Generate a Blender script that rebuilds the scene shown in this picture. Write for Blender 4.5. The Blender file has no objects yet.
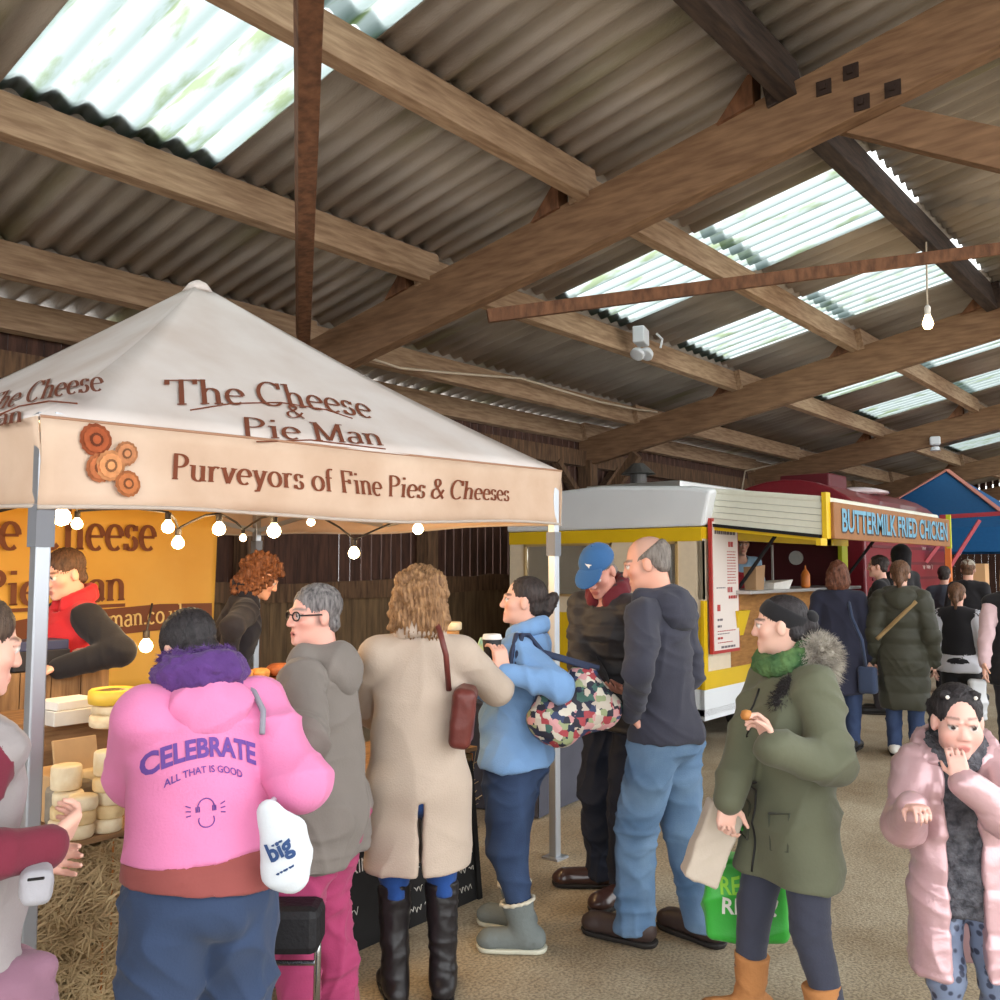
import bpy, bmesh, math, random
import numpy as np
from mathutils import Vector, Matrix, noise as mnoise
random.seed(7); np.random.seed(7)
C = bpy.context.scene.collection
SC = bpy.context.scene

# ---------------------------------------------------------------- camera
# world axes: +X runs along the barn, +Y runs across it to the back wall, Z up
FPX, HOR, CAMZ = 920.0, 568.0, 1.65
PITCH = math.atan((HOR-500)/FPX)
YAW = math.atan2(.637, .771)
FH = Vector((math.cos(YAW), math.sin(YAW), 0)); RH = Vector((math.sin(YAW), -math.cos(YAW), 0)); UZ = Vector((0, 0, 1))
FC = FH*math.cos(PITCH)+UZ*math.sin(PITCH); UC = UZ*math.cos(PITCH)-FH*math.sin(PITCH)
CAM = Vector((0, 0, CAMZ))
cd = bpy.data.cameras.new('camera'); cam = bpy.data.objects.new('camera', cd); C.objects.link(cam)
cd.sensor_width = 36; cd.lens = FPX/1000*36; cd.clip_end = 300; cd.clip_start = .05
cam.matrix_world = Matrix(((RH.x, UC.x, -FC.x, 0), (RH.y, UC.y, -FC.y, 0), (RH.z, UC.z, -FC.z, CAMZ), (0, 0, 0, 1)))
SC.camera = cam
def ray(px, py): return RH*((px-500)/FPX)+UC*((500-py)/FPX)+FC
def P(px, py, d):
    r = ray(px, py); return CAM+r*(d/r.dot(FH))
def G(px, py, z=0.0):
    r = ray(px, py); return CAM+r*((z-CAMZ)/r.z)
def on_plane(px, py, o, n):
    r = ray(px, py); return CAM+r*((o-CAM).dot(n)/r.dot(n))

# ---------------------------------------------------------------- sky, light, exposure
SC.view_settings.view_transform = 'Standard'; SC.view_settings.look = 'None'
SC.view_settings.gamma = 1; SC.view_settings.use_curve_mapping = False
SC.view_settings.exposure = EXPO = 0.55
w = bpy.data.worlds.new('overcast_sky'); SC.world = w; w.use_nodes = True
wn = w.node_tree.nodes; wl = w.node_tree.links
bg = wn['Background']; bg.inputs[0].default_value = (.95, .98, 1, 1); bg.inputs[1].default_value = 3.0

# ---------------------------------------------------------------- materials
MATS = {}
def mat(name, col, rough=.8, metal=0, noise=0, nscale=20, bump=0, bscale=60, col2=None, stretch=None, emit=None, estr=0, wave=None, trans=0, coat=0, sheen=0, spec=.35):
    if name in MATS: return MATS[name]
    m = bpy.data.materials.new(name); m.use_nodes = True; MATS[name] = m
    n = m.node_tree.nodes; l = m.node_tree.links; b = n['Principled BSDF']
    b.inputs['Base Color'].default_value = (*col, 1); b.inputs['Roughness'].default_value = rough; b.inputs['Metallic'].default_value = metal
    b.inputs['Specular IOR Level'].default_value = spec
    if trans: b.inputs['Transmission Weight'].default_value = trans
    if coat: b.inputs['Coat Weight'].default_value = coat
    if sheen: b.inputs['Sheen Weight'].default_value = sheen
    tc = n.new('ShaderNodeTexCoord'); mp = n.new('ShaderNodeMapping'); l.new(tc.outputs['Object'], mp.inputs[0])
    if stretch: mp.inputs['Scale'].default_value = stretch
    if noise or col2:
        t = n.new('ShaderNodeTexNoise'); t.inputs['Scale'].default_value = nscale; t.inputs['Detail'].default_value = 5; l.new(mp.outputs[0], t.inputs[0])
        r = n.new('ShaderNodeValToRGB'); l.new(t.outputs[0], r.inputs[0]); l.new(r.outputs[0], b.inputs['Base Color'])
        c2 = col2 or tuple(c*(1-noise) for c in col)
        r.color_ramp.elements[0].position = .32; r.color_ramp.elements[1].position = .68
        r.color_ramp.elements[0].color = (*c2, 1); r.color_ramp.elements[1].color = (*col, 1)
    if bump:
        if wave:
            t = n.new('ShaderNodeTexWave'); t.bands_direction = wave; t.inputs['Scale'].default_value = bscale; t.inputs['Distortion'].default_value = 3; l.new(mp.outputs[0], t.inputs[0]); o = t.outputs[1]
        else:
            t = n.new('ShaderNodeTexNoise'); t.inputs['Scale'].default_value = bscale; t.inputs['Detail'].default_value = 4; l.new(mp.outputs[0], t.inputs[0]); o = t.outputs[0]
        bp = n.new('ShaderNodeBump'); bp.inputs['Strength'].default_value = bump; bp.inputs['Distance'].default_value = .02; l.new(o, bp.inputs['Height']); l.new(bp.outputs[0], b.inputs['Normal'])
    if emit:
        b.inputs['Emission Color'].default_value = (*emit, 1); b.inputs['Emission Strength'].default_value = estr
    return m
def s(*c):  # sRGB 0-255 -> linear
    return tuple((x/255/12.92 if x/255 <= .04045 else ((x/255+.055)/1.055)**2.4) for x in c)
def srgb_mat(name, c, **k): return mat(name, s(*c), **k)

# ---------------------------------------------------------------- mesh helpers
class MB:
    def __init__(self): self.v = []; self.f = []
    def add(self, vs, fs):
        o = len(self.v); self.v += [tuple(x) for x in vs]; self.f += [tuple(i+o for i in f) for f in fs]; return self
    def hexa(self, p):  # 8 points: bottom 4 (ccw), top 4
        return self.add(p, [(3, 2, 1, 0), (4, 5, 6, 7), (0, 1, 5, 4), (1, 2, 6, 5), (2, 3, 7, 6), (3, 0, 4, 7)])
    def box(self, c, size, rz=0, M=None):
        x, y, z = (a/2 for a in size); q = Matrix.Rotation(rz, 3, 'Z') if M is None else M; c = Vector(c)
        return self.hexa([c+q @ Vector(t) for t in ((-x, -y, -z), (x, -y, -z), (x, y, -z), (-x, y, -z), (-x, -y, z), (x, -y, z), (x, y, z), (-x, y, z))])
    def span(self, a, b):
        a, b = Vector(a), Vector(b); return self.box((a+b)/2, [abs(x) for x in (b-a)])
    def bar(self, a, b, w, h, up=UZ):  # box beam from a to b; w sideways, h along up
        a, b = Vector(a), Vector(b); t = (b-a).normalized(); sd = t.cross(up).normalized(); u = sd.cross(t)
        p = []
        for e in (-1, 1):
            for q, (i, j) in zip((a, a, b, b), ((-1, e), (1, e), (1, e), (-1, e))): p.append(q+sd*(i*w/2)+u*(j*h/2))
        return self.hexa(p)
    def tube(self, pts, r, n=8, cap=True):
        pts = [Vector(p) for p in pts]; rs = r if isinstance(r, (list, tuple)) else [r]*len(pts); vs = []; fs = []
        ref = None
        for i, p in enumerate(pts):
            t = (pts[min(i+1, len(pts)-1)]-pts[max(i-1, 0)]).normalized()
            if ref is None: ref = t.orthogonal().normalized()
            ref = (ref-t*ref.dot(t)).normalized(); b = t.cross(ref)
            for k in range(n):
                a = 2*math.pi*k/n; vs.append(p+(ref*math.cos(a)+b*math.sin(a))*rs[i])
        for i in range(len(pts)-1):
            for k in range(n): fs.append((i*n+k, i*n+(k+1) % n, (i+1)*n+(k+1) % n, (i+1)*n+k))
        if cap: fs += [tuple(range(n))[::-1], tuple(range((len(pts)-1)*n, len(pts)*n))]
        return self.add(vs, fs)
    def lathe(self, c, prof, n=20, M=None):  # prof: (r, z)
        c = Vector(c); q = M or Matrix.Identity(3); vs = []; fs = []
        for r, z in prof:
            for k in range(n):
                a = 2*math.pi*k/n; vs.append(c+q @ Vector((r*math.cos(a), r*math.sin(a), z)))
        for i in range(len(prof)-1):
            for k in range(n): fs.append((i*n+k, i*n+(k+1) % n, (i+1)*n+(k+1) % n, (i+1)*n+k))
        fs += [tuple(range(n))[::-1], tuple(range((len(prof)-1)*n, len(prof)*n))]
        return self.add(vs, fs)
    def grid(self, fn, nu, nv):
        vs = [fn(i/nu, j/nv) for j in range(nv+1) for i in range(nu+1)]
        return self.add(vs, [(j*(nu+1)+i, j*(nu+1)+i+1, (j+1)*(nu+1)+i+1, (j+1)*(nu+1)+i) for j in range(nv) for i in range(nu)])
    def build(self, name, m, parent=None, smooth=False, bevel=0, solid=0, subsurf=0):
        me = bpy.data.meshes.new(name); me.from_pydata(self.v, [], self.f); me.validate(); me.update()
        o = bpy.data.objects.new(name, me); C.objects.link(o); me.materials.append(m)
        if parent is not None:
            o.parent = parent; o.matrix_parent_inverse = parent_inv(parent)
        if smooth: me.shade_smooth()
        if solid: x = o.modifiers.new('s', 'SOLIDIFY'); x.thickness = solid; x.offset = 0
        if subsurf: x = o.modifiers.new('ss', 'SUBSURF'); x.levels = x.render_levels = subsurf
        if bevel: x = o.modifiers.new('b', 'BEVEL'); x.width = bevel; x.segments = 2; x.limit_method = 'ANGLE'
        return o
def parent_inv(p):
    M = p.matrix_basis.copy(); q = p
    while q.parent: M = q.parent.matrix_basis @ q.matrix_parent_inverse @ M; q = q.parent
    return M.inverted()
def tag(o, label, cat, group=None):
    o['label'] = label; o['category'] = cat
    if group: o['group'] = group
    return o
def thing(name, label, cat, loc=(0, 0, 0), group=None):
    o = bpy.data.objects.new(name, None); o.location = loc; o.empty_display_size = .1; C.objects.link(o); return tag(o, label, cat, group)
def struct(o): o['kind'] = 'structure'; return o
def dup(root, loc, rz=0, label=None):
    r = root.copy(); C.objects.link(r); r.location = loc; r.rotation_euler = (0, 0, rz)
    if label: r['label'] = label
    for ch in list(root.children):
        c = ch.copy(); C.objects.link(c); c.parent = r
        for g in list(ch.children):
            d = g.copy(); C.objects.link(d); d.parent = c
    return r

# ---------------------------------------------------------------- lettering
def Ln(*a): return [(a[i], a[i+1]) for i in range(0, len(a), 2)]
def Ar(cx, cy, rx, ry, a0, a1, n=12):
    return [(cx+rx*math.cos(math.radians(a0+(a1-a0)*i/n)), cy+ry*math.sin(math.radians(a0+(a1-a0)*i/n))) for i in range(n+1)]
X = .62
GL = {  # roman serif: advance, strokes, serif points
 'T': (.78, [Ln(.39, 0, .39, 1), Ln(.03, .97, .75, .97), Ln(.05, 1, .05, .8), Ln(.73, 1, .73, .8)], [(.39, 0)]),
 'C': (.8, [Ar(.43, .5, .36, .5, 48, 312, 20), Ln(.7, .99, .7, .72)], []),
 'P': (.68, [Ln(.16, 0, .16, 1), Ar(.3, .74, .28, .24, 90, -90), Ln(.1, .98, .3, .98), Ln(.16, .5, .3, .5)], [(.16, 0)]),
 'M': (1.02, [Ln(.15, 0, .15, 1), Ln(.15, 1, .5, .05), Ln(.5, .05, .86, 1), Ln(.86, 0, .86, 1)], [(.15, 0), (.86, 0), (.1, 1), (.9, 1)]),
 'F': (.66, [Ln(.16, 0, .16, 1), Ln(.08, .98, .6, .98), Ln(.16, .52, .46, .52), Ln(.6, 1, .6, .8), Ln(.46, .62, .46, .42)], [(.16, 0)]),
 'h': (.64, [Ln(.14, 0, .14, 1), Ln(.14, .45)+Ar(.32, .42, .17, .2, 160, 0)+Ln(.49, 0)], [(.14, 0), (.49, 0), (.1, .99)]),
 'e': (.56, [Ar(.29, .31, .22, .31, 5, 310, 16), Ln(.08, .33, .51, .33)], []),
 's': (.46, [Ar(.23, .47, .14, .15, 40, 250), Ar(.23, .16, .15, .16, 80, -150), Ln(.36, .62, .36, .48), Ln(.07, 0, .07, .16)], []),
 'i': (.32, [Ln(.16, 0, .16, X), Ln(.16, .84, .16, .95)], [(.16, 0), (.12, X)]),
 'a': (.55, [Ar(.27, .47, .16, .15, 160, 0)+Ln(.43, .1, .5, .02), Ar(.24, .17, .17, .17, 80, 300), Ln(.25, .34, .43, .36), Ln(.3, .01, .43, .12)], []),
 'n': (.64, [Ln(.14, 0, .14, X), Ln(.14, .45)+Ar(.32, .42, .17, .2, 160, 0)+Ln(.49, 0)], [(.14, 0), (.49, 0), (.1, X)]),
 'u': (.64, [Ln(.14, X, .14, .2)+Ar(.31, .2, .17, .2, 180, 340), Ln(.49, X, .49, 0)], [(.1, X), (.46, X), (.52, 0)]),
 'r': (.46, [Ln(.14, 0, .14, X), Ln(.14, .42)+Ar(.31, .42, .15, .19, 160, 50)], [(.14, 0), (.1, X)]),
 'v': (.58, [Ln(.1, X, .3, 0), Ln(.3, 0, .49, X)], [(.1, X), (.49, X)]),
 'y': (.58, [Ln(.1, X, .3, 0), Ln(.49, X, .24, -.22, .1, -.24)], [(.1, X), (.49, X)]),
 'o': (.6, [Ar(.3, .31, .23, .31, 0, 360, 20)], []),
 'f': (.38, [Ln(.15, 0, .15, .8)+Ar(.3, .8, .15, .19, 180, 60), Ln(.03, X-.02, .32, X-.02)], [(.15, 0)]),
 'm': (.95, [Ln(.14, 0, .14, X), Ln(.14, .45)+Ar(.31, .42, .16, .2, 160, 0)+Ln(.47, 0), Ln(.47, .45)+Ar(.64, .42, .16, .2, 160, 0)+Ln(.8, 0)], [(.14, 0), (.47, 0), (.8, 0), (.1, X)]),
 'k': (.6, [Ln(.14, 0, .14, 1), Ln(.14, .25, .45, .6), Ln(.25, .36, .5, 0)], [(.14, 0), (.1, 1), (.5, 0), (.45, X)]),
 'c': (.52, [Ar(.28, .31, .21, .31, 45, 315, 16)], []),
 '.': (.26, [Ln(.13, 0, .13, .1)], []),
 '&': (.86, [Ln(.78, 0, .26, .68)+Ar(.38, .8, .15, .18, 200, -30)+Ln(.3, .48)+Ar(.3, .24, .22, .24, 100, 300)+Ln(.62, .2, .76, .46)], []),
 ' ': (.3, [], []),
}
def text2d(txt, thick=.13, thin=.05, gap=.02, serif=True):
    """flat lettering in a 2D frame, cap height 1; returns verts, faces, width"""
    vs = []; fs = []; x = 0
    for ch in txt:
        adv, st, sf = GL.get(ch, GL['o'])
        for line in st:
            pts = [line[0]]
            for p in line[1:]:
                if math.hypot(p[0]-pts[-1][0], p[1]-pts[-1][1]) > 1e-4: pts.append(p)
            if len(pts) < 2: continue
            o = len(vs)
            for i, p in enumerate(pts):
                a, b = pts[max(i-1, 0)], pts[min(i+1, len(pts)-1)]; dx, dy = b[0]-a[0], b[1]-a[1]; L = math.hypot(dx, dy) or 1
                wd = thin+(thick-thin)*abs(dy/L)**1.5; nx, ny = -dy/L*wd/2, dx/L*wd/2
                vs += [(x+p[0]+nx, p[1]+ny), (x+p[0]-nx, p[1]-ny)]
            fs += [(o+2*i, o+2*i+1, o+2*i+3, o+2*i+2) for i in range(len(pts)-1)]
        if serif:
            for (sx, sy) in sf:
                o = len(vs); h = .05; y0 = sy if sy < .3 else sy-h
                vs += [(x+sx-.11, y0), (x+sx+.11, y0), (x+sx+.11, y0+h), (x+sx-.11, y0+h)]; fs.append((o, o+1, o+2, o+3))
        x += adv+gap
    return vs, fs, x
def block2d(txt, bold=.02, res=3):
    cu = bpy.data.curves.new('lettering', 'FONT'); cu.body = txt; cu.size = 1.4; cu.offset = bold; cu.resolution_u = res; cu.fill_mode = 'FRONT'
    o = bpy.data.objects.new('lettering', cu); C.objects.link(o); bpy.context.view_layer.update()
    me = o.evaluated_get(bpy.context.evaluated_depsgraph_get()).to_mesh()
    vs = [(v.co.x, v.co.y) for v in me.vertices]; fs = [tuple(p.vertices) for p in me.polygons]
    bpy.data.objects.remove(o); bpy.data.curves.remove(cu)
    return vs, fs, max((v[0] for v in vs), default=1)
def letters(name, t2, fn, m, parent):
    vs, fs, W = t2
    b = MB(); b.add([fn(x/W, y) for x, y in vs], fs); return b.build(name, m, parent)
def planar(o, xdir, ydir, width, height, nrm, off=.004, arch=0):
    o = Vector(o)+nrm*off
    return lambda t, y: o+xdir*(t*width)+ydir*(y*height+arch*(1-(2*t-1)**2))
# ---------------------------------------------------------------- the barn
SL = .185                                     # roof slope
def roofz(v, off=0): return CAMZ+3.16+off-SL*v  # underside of the purlins at v
PUR = [7.35, 6.5, 5.0, 3.5, 2.06, .7, -.6]
RAFT = [-.5, 5.15, 10.8, 16.4, 22.0, 27.6]
RIDGE = -.75
def timber(name, c1, c2, sc=(1, 14, 14)):
    return mat(name, c1, .85, noise=1, nscale=3.5, col2=c2, stretch=sc, bump=.2, bscale=9)
wood_raf = timber('rafter_wood', s(140, 108, 80), s(112, 83, 60), (9, 1.2, 9))
wood_pur = timber('purlin_wood', s(166, 138, 110), s(130, 102, 78), (1.2, 9, 9))
wood_dark = timber('shaded_wood', s(70, 55, 46), s(40, 31, 27), (1.2, 9, 9))  # darker copy of the purlin wood, shade near the ridge put into the colour
wood_post = timber('post_wood', s(112, 84, 60), s(72, 52, 37), (9, 9, 1.2))
wood_brace = timber('brace_wood', s(128, 88, 62), s(88, 58, 40), (5, 5, 2))
def concrete():
    m = bpy.data.materials.new('dusty_concrete'); m.use_nodes = True; n = m.node_tree.nodes; l = m.node_tree.links; b = n['Principled BSDF']
    tc = n.new('ShaderNodeTexCoord'); a = n.new('ShaderNodeTexNoise'); a.inputs['Scale'].default_value = 1.1; a.inputs['Detail'].default_value = 6; a.inputs['Roughness'].default_value = .65
    f = n.new('ShaderNodeTexNoise'); f.inputs['Scale'].default_value = 75; f.inputs['Detail'].default_value = 3
    l.new(tc.outputs['Object'], a.inputs[0]); l.new(tc.outputs['Object'], f.inputs[0])
    r = n.new('ShaderNodeValToRGB'); e = r.color_ramp.elements; e[0].position = .33; e[0].color = (*s(140, 122, 96), 1); e[1].position = .66; e[1].color = (*s(184, 172, 150), 1)
    r2 = n.new('ShaderNodeValToRGB'); e = r2.color_ramp.elements; e[0].position = .36; e[0].color = (.45, .42, .38, 1); e[1].position = .6; e[1].color = (1.1, 1.08, 1.02, 1)
    mx = n.new('ShaderNodeMixRGB'); mx.blend_type = 'MULTIPLY'; mx.inputs[0].default_value = .75
    l.new(a.outputs[0], r.inputs[0]); l.new(f.outputs[0], r2.inputs[0]); l.new(r.outputs[0], mx.inputs[1]); l.new(r2.outputs[0], mx.inputs[2]); l.new(mx.outputs[0], b.inputs['Base Color'])
    b.inputs['Roughness'].default_value = .85; bp = n.new('ShaderNodeBump'); bp.inputs['Strength'].default_value = .5; bp.inputs['Distance'].default_value = .01; l.new(f.outputs[0], bp.inputs['Height']); l.new(bp.outputs[0], b.inputs['Normal'])
    return m
struct(MB().span((-14, -14, -.2), (40, 8.2, 0)).build('floor', concrete()))
# corrugated roof with translucent skylight strips
PITCHC, AMP = .18, .026
SKY = [(1.9, 3.18), (6.8, 8.05), (9.1, 10.3), (12.4, 13.6), (14.9, 16.05), (18.0, 19.2), (20.4, 21.6), (23.5, 24.7)]
def corr(u, v, off=0): return Vector((u, v, roofz(v, .28+off)+AMP*math.cos(2*math.pi*u/PITCHC)))
def is_sky(u, v):
    return any(a <= u <= b for a, b in SKY) and (2.1 < v < 5.0)
asb = mat('asbestos_sheet', s(184, 176, 168), .95, noise=1, nscale=1.6, col2=s(146, 138, 130), stretch=(2.4, .5, 1), bump=.25, bscale=70)
def moss(m, col, lo, hi, sc):
    n = m.node_tree.nodes; l = m.node_tree.links; b = n['Principled BSDF']; src = b.inputs['Base Color'].links[0].from_socket
    tc = n.new('ShaderNodeTexCoord'); mp = n.new('ShaderNodeMapping'); mp.inputs['Scale'].default_value = sc; t = n.new('ShaderNodeTexNoise'); t.inputs['Scale'].default_value = 1; t.inputs['Detail'].default_value = 4
    l.new(tc.outputs['Object'], mp.inputs[0]); l.new(mp.outputs[0], t.inputs[0]); r = n.new('ShaderNodeMapRange'); r.inputs[1].default_value = lo; r.inputs[2].default_value = hi; l.new(t.outputs[0], r.inputs[0])
    mx = n.new('ShaderNodeMixRGB'); mx.inputs[2].default_value = (*col, 1); l.new(r.outputs[0], mx.inputs[0]); l.new(src, mx.inputs[1]); l.new(mx.outputs[0], b.inputs['Base Color'])
moss(asb, s(118, 116, 72), .58, .78, (2.2, .35, 1))
def sheets(rows, test, lap=.12):
    b = MB(); du = PITCHC/8
    for (v0, v1) in rows:
        i0 = int(-6/du); run = []
        for i in range(i0, int(29/du)):
            u = i*du; ok = test(u+du/2, (v0+v1)/2)
            if ok: run.append(i)
            if (not ok or i == int(29/du)-1) and run:
                i1 = run[0]; n = len(run)
                vs = []; fs = []
                for j, v in enumerate((v0-lap, v1)):
                    for k in range(n+1): vs.append(corr((i1+k)*du, v, .018 if j == 0 else 0))
                fs = [(k, k+1, n+2+k, n+1+k) for k in range(n)]
                b.add(vs, fs); run = []
    return b
rows = [(PUR[i+1], PUR[i]) for i in range(len(PUR)-1)]
rows[0] = (6.5, 8.0)
struct(sheets(rows, lambda u, v: not is_sky(u, v)).build('ceiling', asb, smooth=True, solid=.008))
# the first sheets of the far slope; beyond them the roof is left off so daylight fills the barn
b2 = MB(); du = PITCHC/4
n = int(35/du)
b2.add([Vector((-6+k*du, v, roofz(RIDGE, .308)-SL*(RIDGE-v)*1+AMP*math.cos(2*math.pi*(-6+k*du)/PITCHC))) for v in (RIDGE, -2.2) for k in range(n+1)], [(k+1, k, n+1+k, n+2+k) for k in range(n)])
struct(b2.build('ceiling_far_slope', asb, smooth=True, solid=.008))
def skymat():
    m = bpy.data.materials.new('mossy_translucent_sheet'); m.use_nodes = True; n = m.node_tree.nodes; l = m.node_tree.links
    n.remove(n['Principled BSDF']); out = n['Material Output']
    tr = n.new('ShaderNodeBsdfTranslucent'); tp = n.new('ShaderNodeBsdfTransparent'); mx = n.new('ShaderNodeMixShader'); mx.inputs[0].default_value = .3
    tc = n.new('ShaderNodeTexCoord'); mp = n.new('ShaderNodeMapping'); mp.inputs['Scale'].default_value = (9, 1.8, 1); t = n.new('ShaderNodeTexNoise'); t.inputs['Scale'].default_value = 1.5; t.inputs['Detail'].default_value = 6
    l.new(tc.outputs['Object'], mp.inputs[0]); l.new(mp.outputs[0], t.inputs[0]); r = n.new('ShaderNodeValToRGB'); e = r.color_ramp.elements; e[0].position = .33; e[0].color = (.20, .24, .15, 1); e[1].position = .48; e[1].color = (.33, .365, .36, 1)
    wv = n.new('ShaderNodeTexWave'); wv.bands_direction = 'X'; wv.inputs['Scale'].default_value = 2*math.pi/PITCHC/20; wv.inputs['Distortion'].default_value = 0; l.new(tc.outputs['Object'], wv.inputs[0])  # dirt lying in the gutters of the sheet
    r2 = n.new('ShaderNodeValToRGB'); r2.color_ramp.elements[0].position = .35; r2.color_ramp.elements[0].color = (1, 1, 1, 1); r2.color_ramp.elements[1].color = (.6, .65, .63, 1); mm = n.new('ShaderNodeMixRGB'); mm.blend_type = 'MULTIPLY'; mm.inputs[0].default_value = 1
    l.new(wv.outputs[1], r2.inputs[0]); l.new(t.outputs[0], r.inputs[0]); l.new(r.outputs[0], mm.inputs[1]); l.new(r2.outputs[0], mm.inputs[2]); l.new(mm.outputs[0], tr.inputs[0]); l.new(mm.outputs[0], tp.inputs[0]); l.new(tr.outputs[0], mx.inputs[1]); l.new(tp.outputs[0], mx.inputs[2]); l.new(mx.outputs[0], out.inputs[0])
    return m
skm = skymat(); k = 1
for (a, b_) in SKY:
    for (v0, v1) in ((2.14, 3.5), (3.5, 5.0)):
        o = sheets([(v0, v1)], lambda u, v, a=a, b_=b_: a <= u <= b_, .0 if v0 < 3 else .12).build('window_%d' % k, skm, smooth=True); struct(o); k += 1
# purlins, one timber per bay
for i, v in enumerate(PUR[:-1]):
    for j in range(len(RAFT)-1):
        u0, u1 = RAFT[j]-.08, RAFT[j+1]+.08; vv = v+(.05 if j % 2 else -.02)
        if v == .7 and j > 3: continue
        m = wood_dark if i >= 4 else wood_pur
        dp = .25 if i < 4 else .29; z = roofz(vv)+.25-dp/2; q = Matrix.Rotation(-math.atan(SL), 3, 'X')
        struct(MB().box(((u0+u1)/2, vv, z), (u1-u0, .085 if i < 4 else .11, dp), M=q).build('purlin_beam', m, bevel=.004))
        # cleat where the timber crosses its rafter
        cz = roofz(vv)
        if j > 0 and 2 <= i <= 4:
            c = MB(); a = Vector((RAFT[j]-.07, vv+.05, cz+.1)); c.hexa([a+Vector(t) for t in ((-.02, .06, -.1), (-.02, .30, -.15), (.1, .30, -.15), (.1, .06, -.1), (-.02, .06, .09), (-.02, .09, .09), (.1, .09, .09), (.1, .06, .09))])
            struct(c.build('cleat_beam', wood_brace))
# rafters
for j, u in enumerate(RAFT):
    h = .39; v0, v1 = 7.42, RIDGE
    b = MB(); z0, z1 = roofz(v0)+.02, roofz(v1)+.06
    b.hexa([(u-.06, v1, z1-h), (u+.06, v1, z1-h), (u+.06, v0, z0-h), (u-.06, v0, z0-h), (u-.06, v1, z1), (u+.06, v1, z1), (u+.06, v0, z0), (u-.06, v0, z0)])
    struct(b.build('rafter_beam', wood_raf, bevel=.006))
    b = MB(); zr = z1
    b.hexa([(u-.06, v1, zr-h), (u-.06, -2.4, zr-h-SL*(v1+2.4)), (u+.06, -2.4, zr-h-SL*(v1+2.4)), (u+.06, v1, zr-h), (u-.06, v1, zr), (u-.06, -2.4, zr-SL*(v1+2.4)), (u+.06, -2.4, zr-SL*(v1+2.4)), (u+.06, v1, zr)])
    struct(b.build('rafter_beam', wood_raf))
    struct(MB().span((u-.09, 7.2, 0), (u+.09, 7.42, z0-h+.1)).build('post_column', wood_post, bevel=.006))
    struct(MB().bar((u, 7.2, 2.35), (u, 6.5, roofz(6.5)-h-.02), .1, .14, up=Vector((0, 1, 0.3))).build('knee_brace_beam', wood_post))
    struct(MB().span((u-.1, -2.4, 0), (u+.1, -2.2, roofz(RIDGE)-SL*1.5-.35)).build('post_column', wood_post))
    for sg in (-1, 1): struct(MB().bar((u+sg*.1, 7.32, 2.55), (u+sg*.75, 7.32, 3.1), .08, .12, up=Vector((0, 1, 0))).build('knee_brace_beam', wood_post))
    # diagonal strut lapped on the rafter
    if j in (1, 2, 3):
        struct(MB().bar((u+.12, 1.95, roofz(1.95)-.06), (u+.12, -1.2, 2.62), .1, .2, up=UZ).build('strut_beam', wood_raf, bevel=.005))
        struct(MB().span((u+.03, -1.35, 0), (u+.21, -1.15, 2.8)).build('post_column', wood_post))
    if j == 1:
        plate = mat('bolt_plate', s(52, 36, 28), .7, noise=.3)
        for (px, py) in ((851, 72), (824, 88), (893, 89), (862, 103)):
            p = on_plane(px, py, Vector((u-.06, 0, 0)), Vector((1, 0, 0)))
            b = MB().box((u-.064, p.y, p.z), (.012, .085, .085)); b.box((u-.075, p.y, p.z), (.02, .03, .03))
            struct(b.build('bolt_plate_trim', plate))
# wall plate and the boarded back wall
struct(MB().span((-6, 7.28, 3.08), (28, 7.42, 3.3)).build('plate_beam', wood_post))
for u in (2.3, 7.55, 13.6, 19.2): struct(MB().span((u-.085, 7.22, 0), (u+.085, 7.4, 3.1)).build('post_column', wood_post, bevel=.005))
boardm = mat('dark_board', s(84, 56, 44), .85, noise=1, nscale=3, col2=s(56, 36, 29), stretch=(8, 8, 1), bump=.3, bscale=12)
b = MB(); u = -6
while u < 28:
    wd = .13+random.uniform(-.008, .008); b.span((u, 7.44, 1.38), (u+wd, 7.46, 3.62)); u += wd+(.005 if u < 6.2 else .018)
struct(b.build('wall_back', boardm))
lowm = mat('weathered_board', s(120, 96, 68), .9, noise=1, nscale=2.5, col2=s(80, 62, 44), stretch=(7, 7, .8), bump=.3, bscale=10)
b = MB(); u = -6
while u < 28: b.span((u, 7.43, 0), (u+.205, 7.455, 1.42)); u += .209
struct(b.build('wall_back_lower', lowm))
for (a, c, z) in ((-6, 5.05, 1.42), (5.25, 7.46, 1.42), (7.64, 10.7, 1.47), (10.9, 16.3, 1.46), (16.5, 27.5, 1.46)):
    b = MB(); ns = int((c-a)/.35)
    for e in range(ns):
        x0, x1 = a+(c-a)*e/ns, a+(c-a)*(e+1)/ns; f = lambda x: .015*math.sin(3*x)+.01*math.sin(7.1*x)
        b.hexa([(x0, 7.38, z-.1+f(x0)), (x1, 7.38, z-.1+f(x1)), (x1, 7.44, z-.1+f(x1)), (x0, 7.44, z-.1+f(x0)), (x0, 7.38, z+.09+f(x0+2)), (x1, 7.38, z+.09+f(x1+2)), (x1, 7.44, z+.09+f(x1+2)), (x0, 7.44, z+.09+f(x0+2))])
    struct(b.build('rail_beam', wood_post))
# far gable wall of spaced boards
b = MB(); v = -8.5
while v < 7.4: b.span((28, v, 0), (28.02, v+.165, 3.0)); b.span((28, v, 3.0), (28.02, v+.135, 4.9)); v += .17
struct(b.build('wall_far', boardm))
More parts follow.
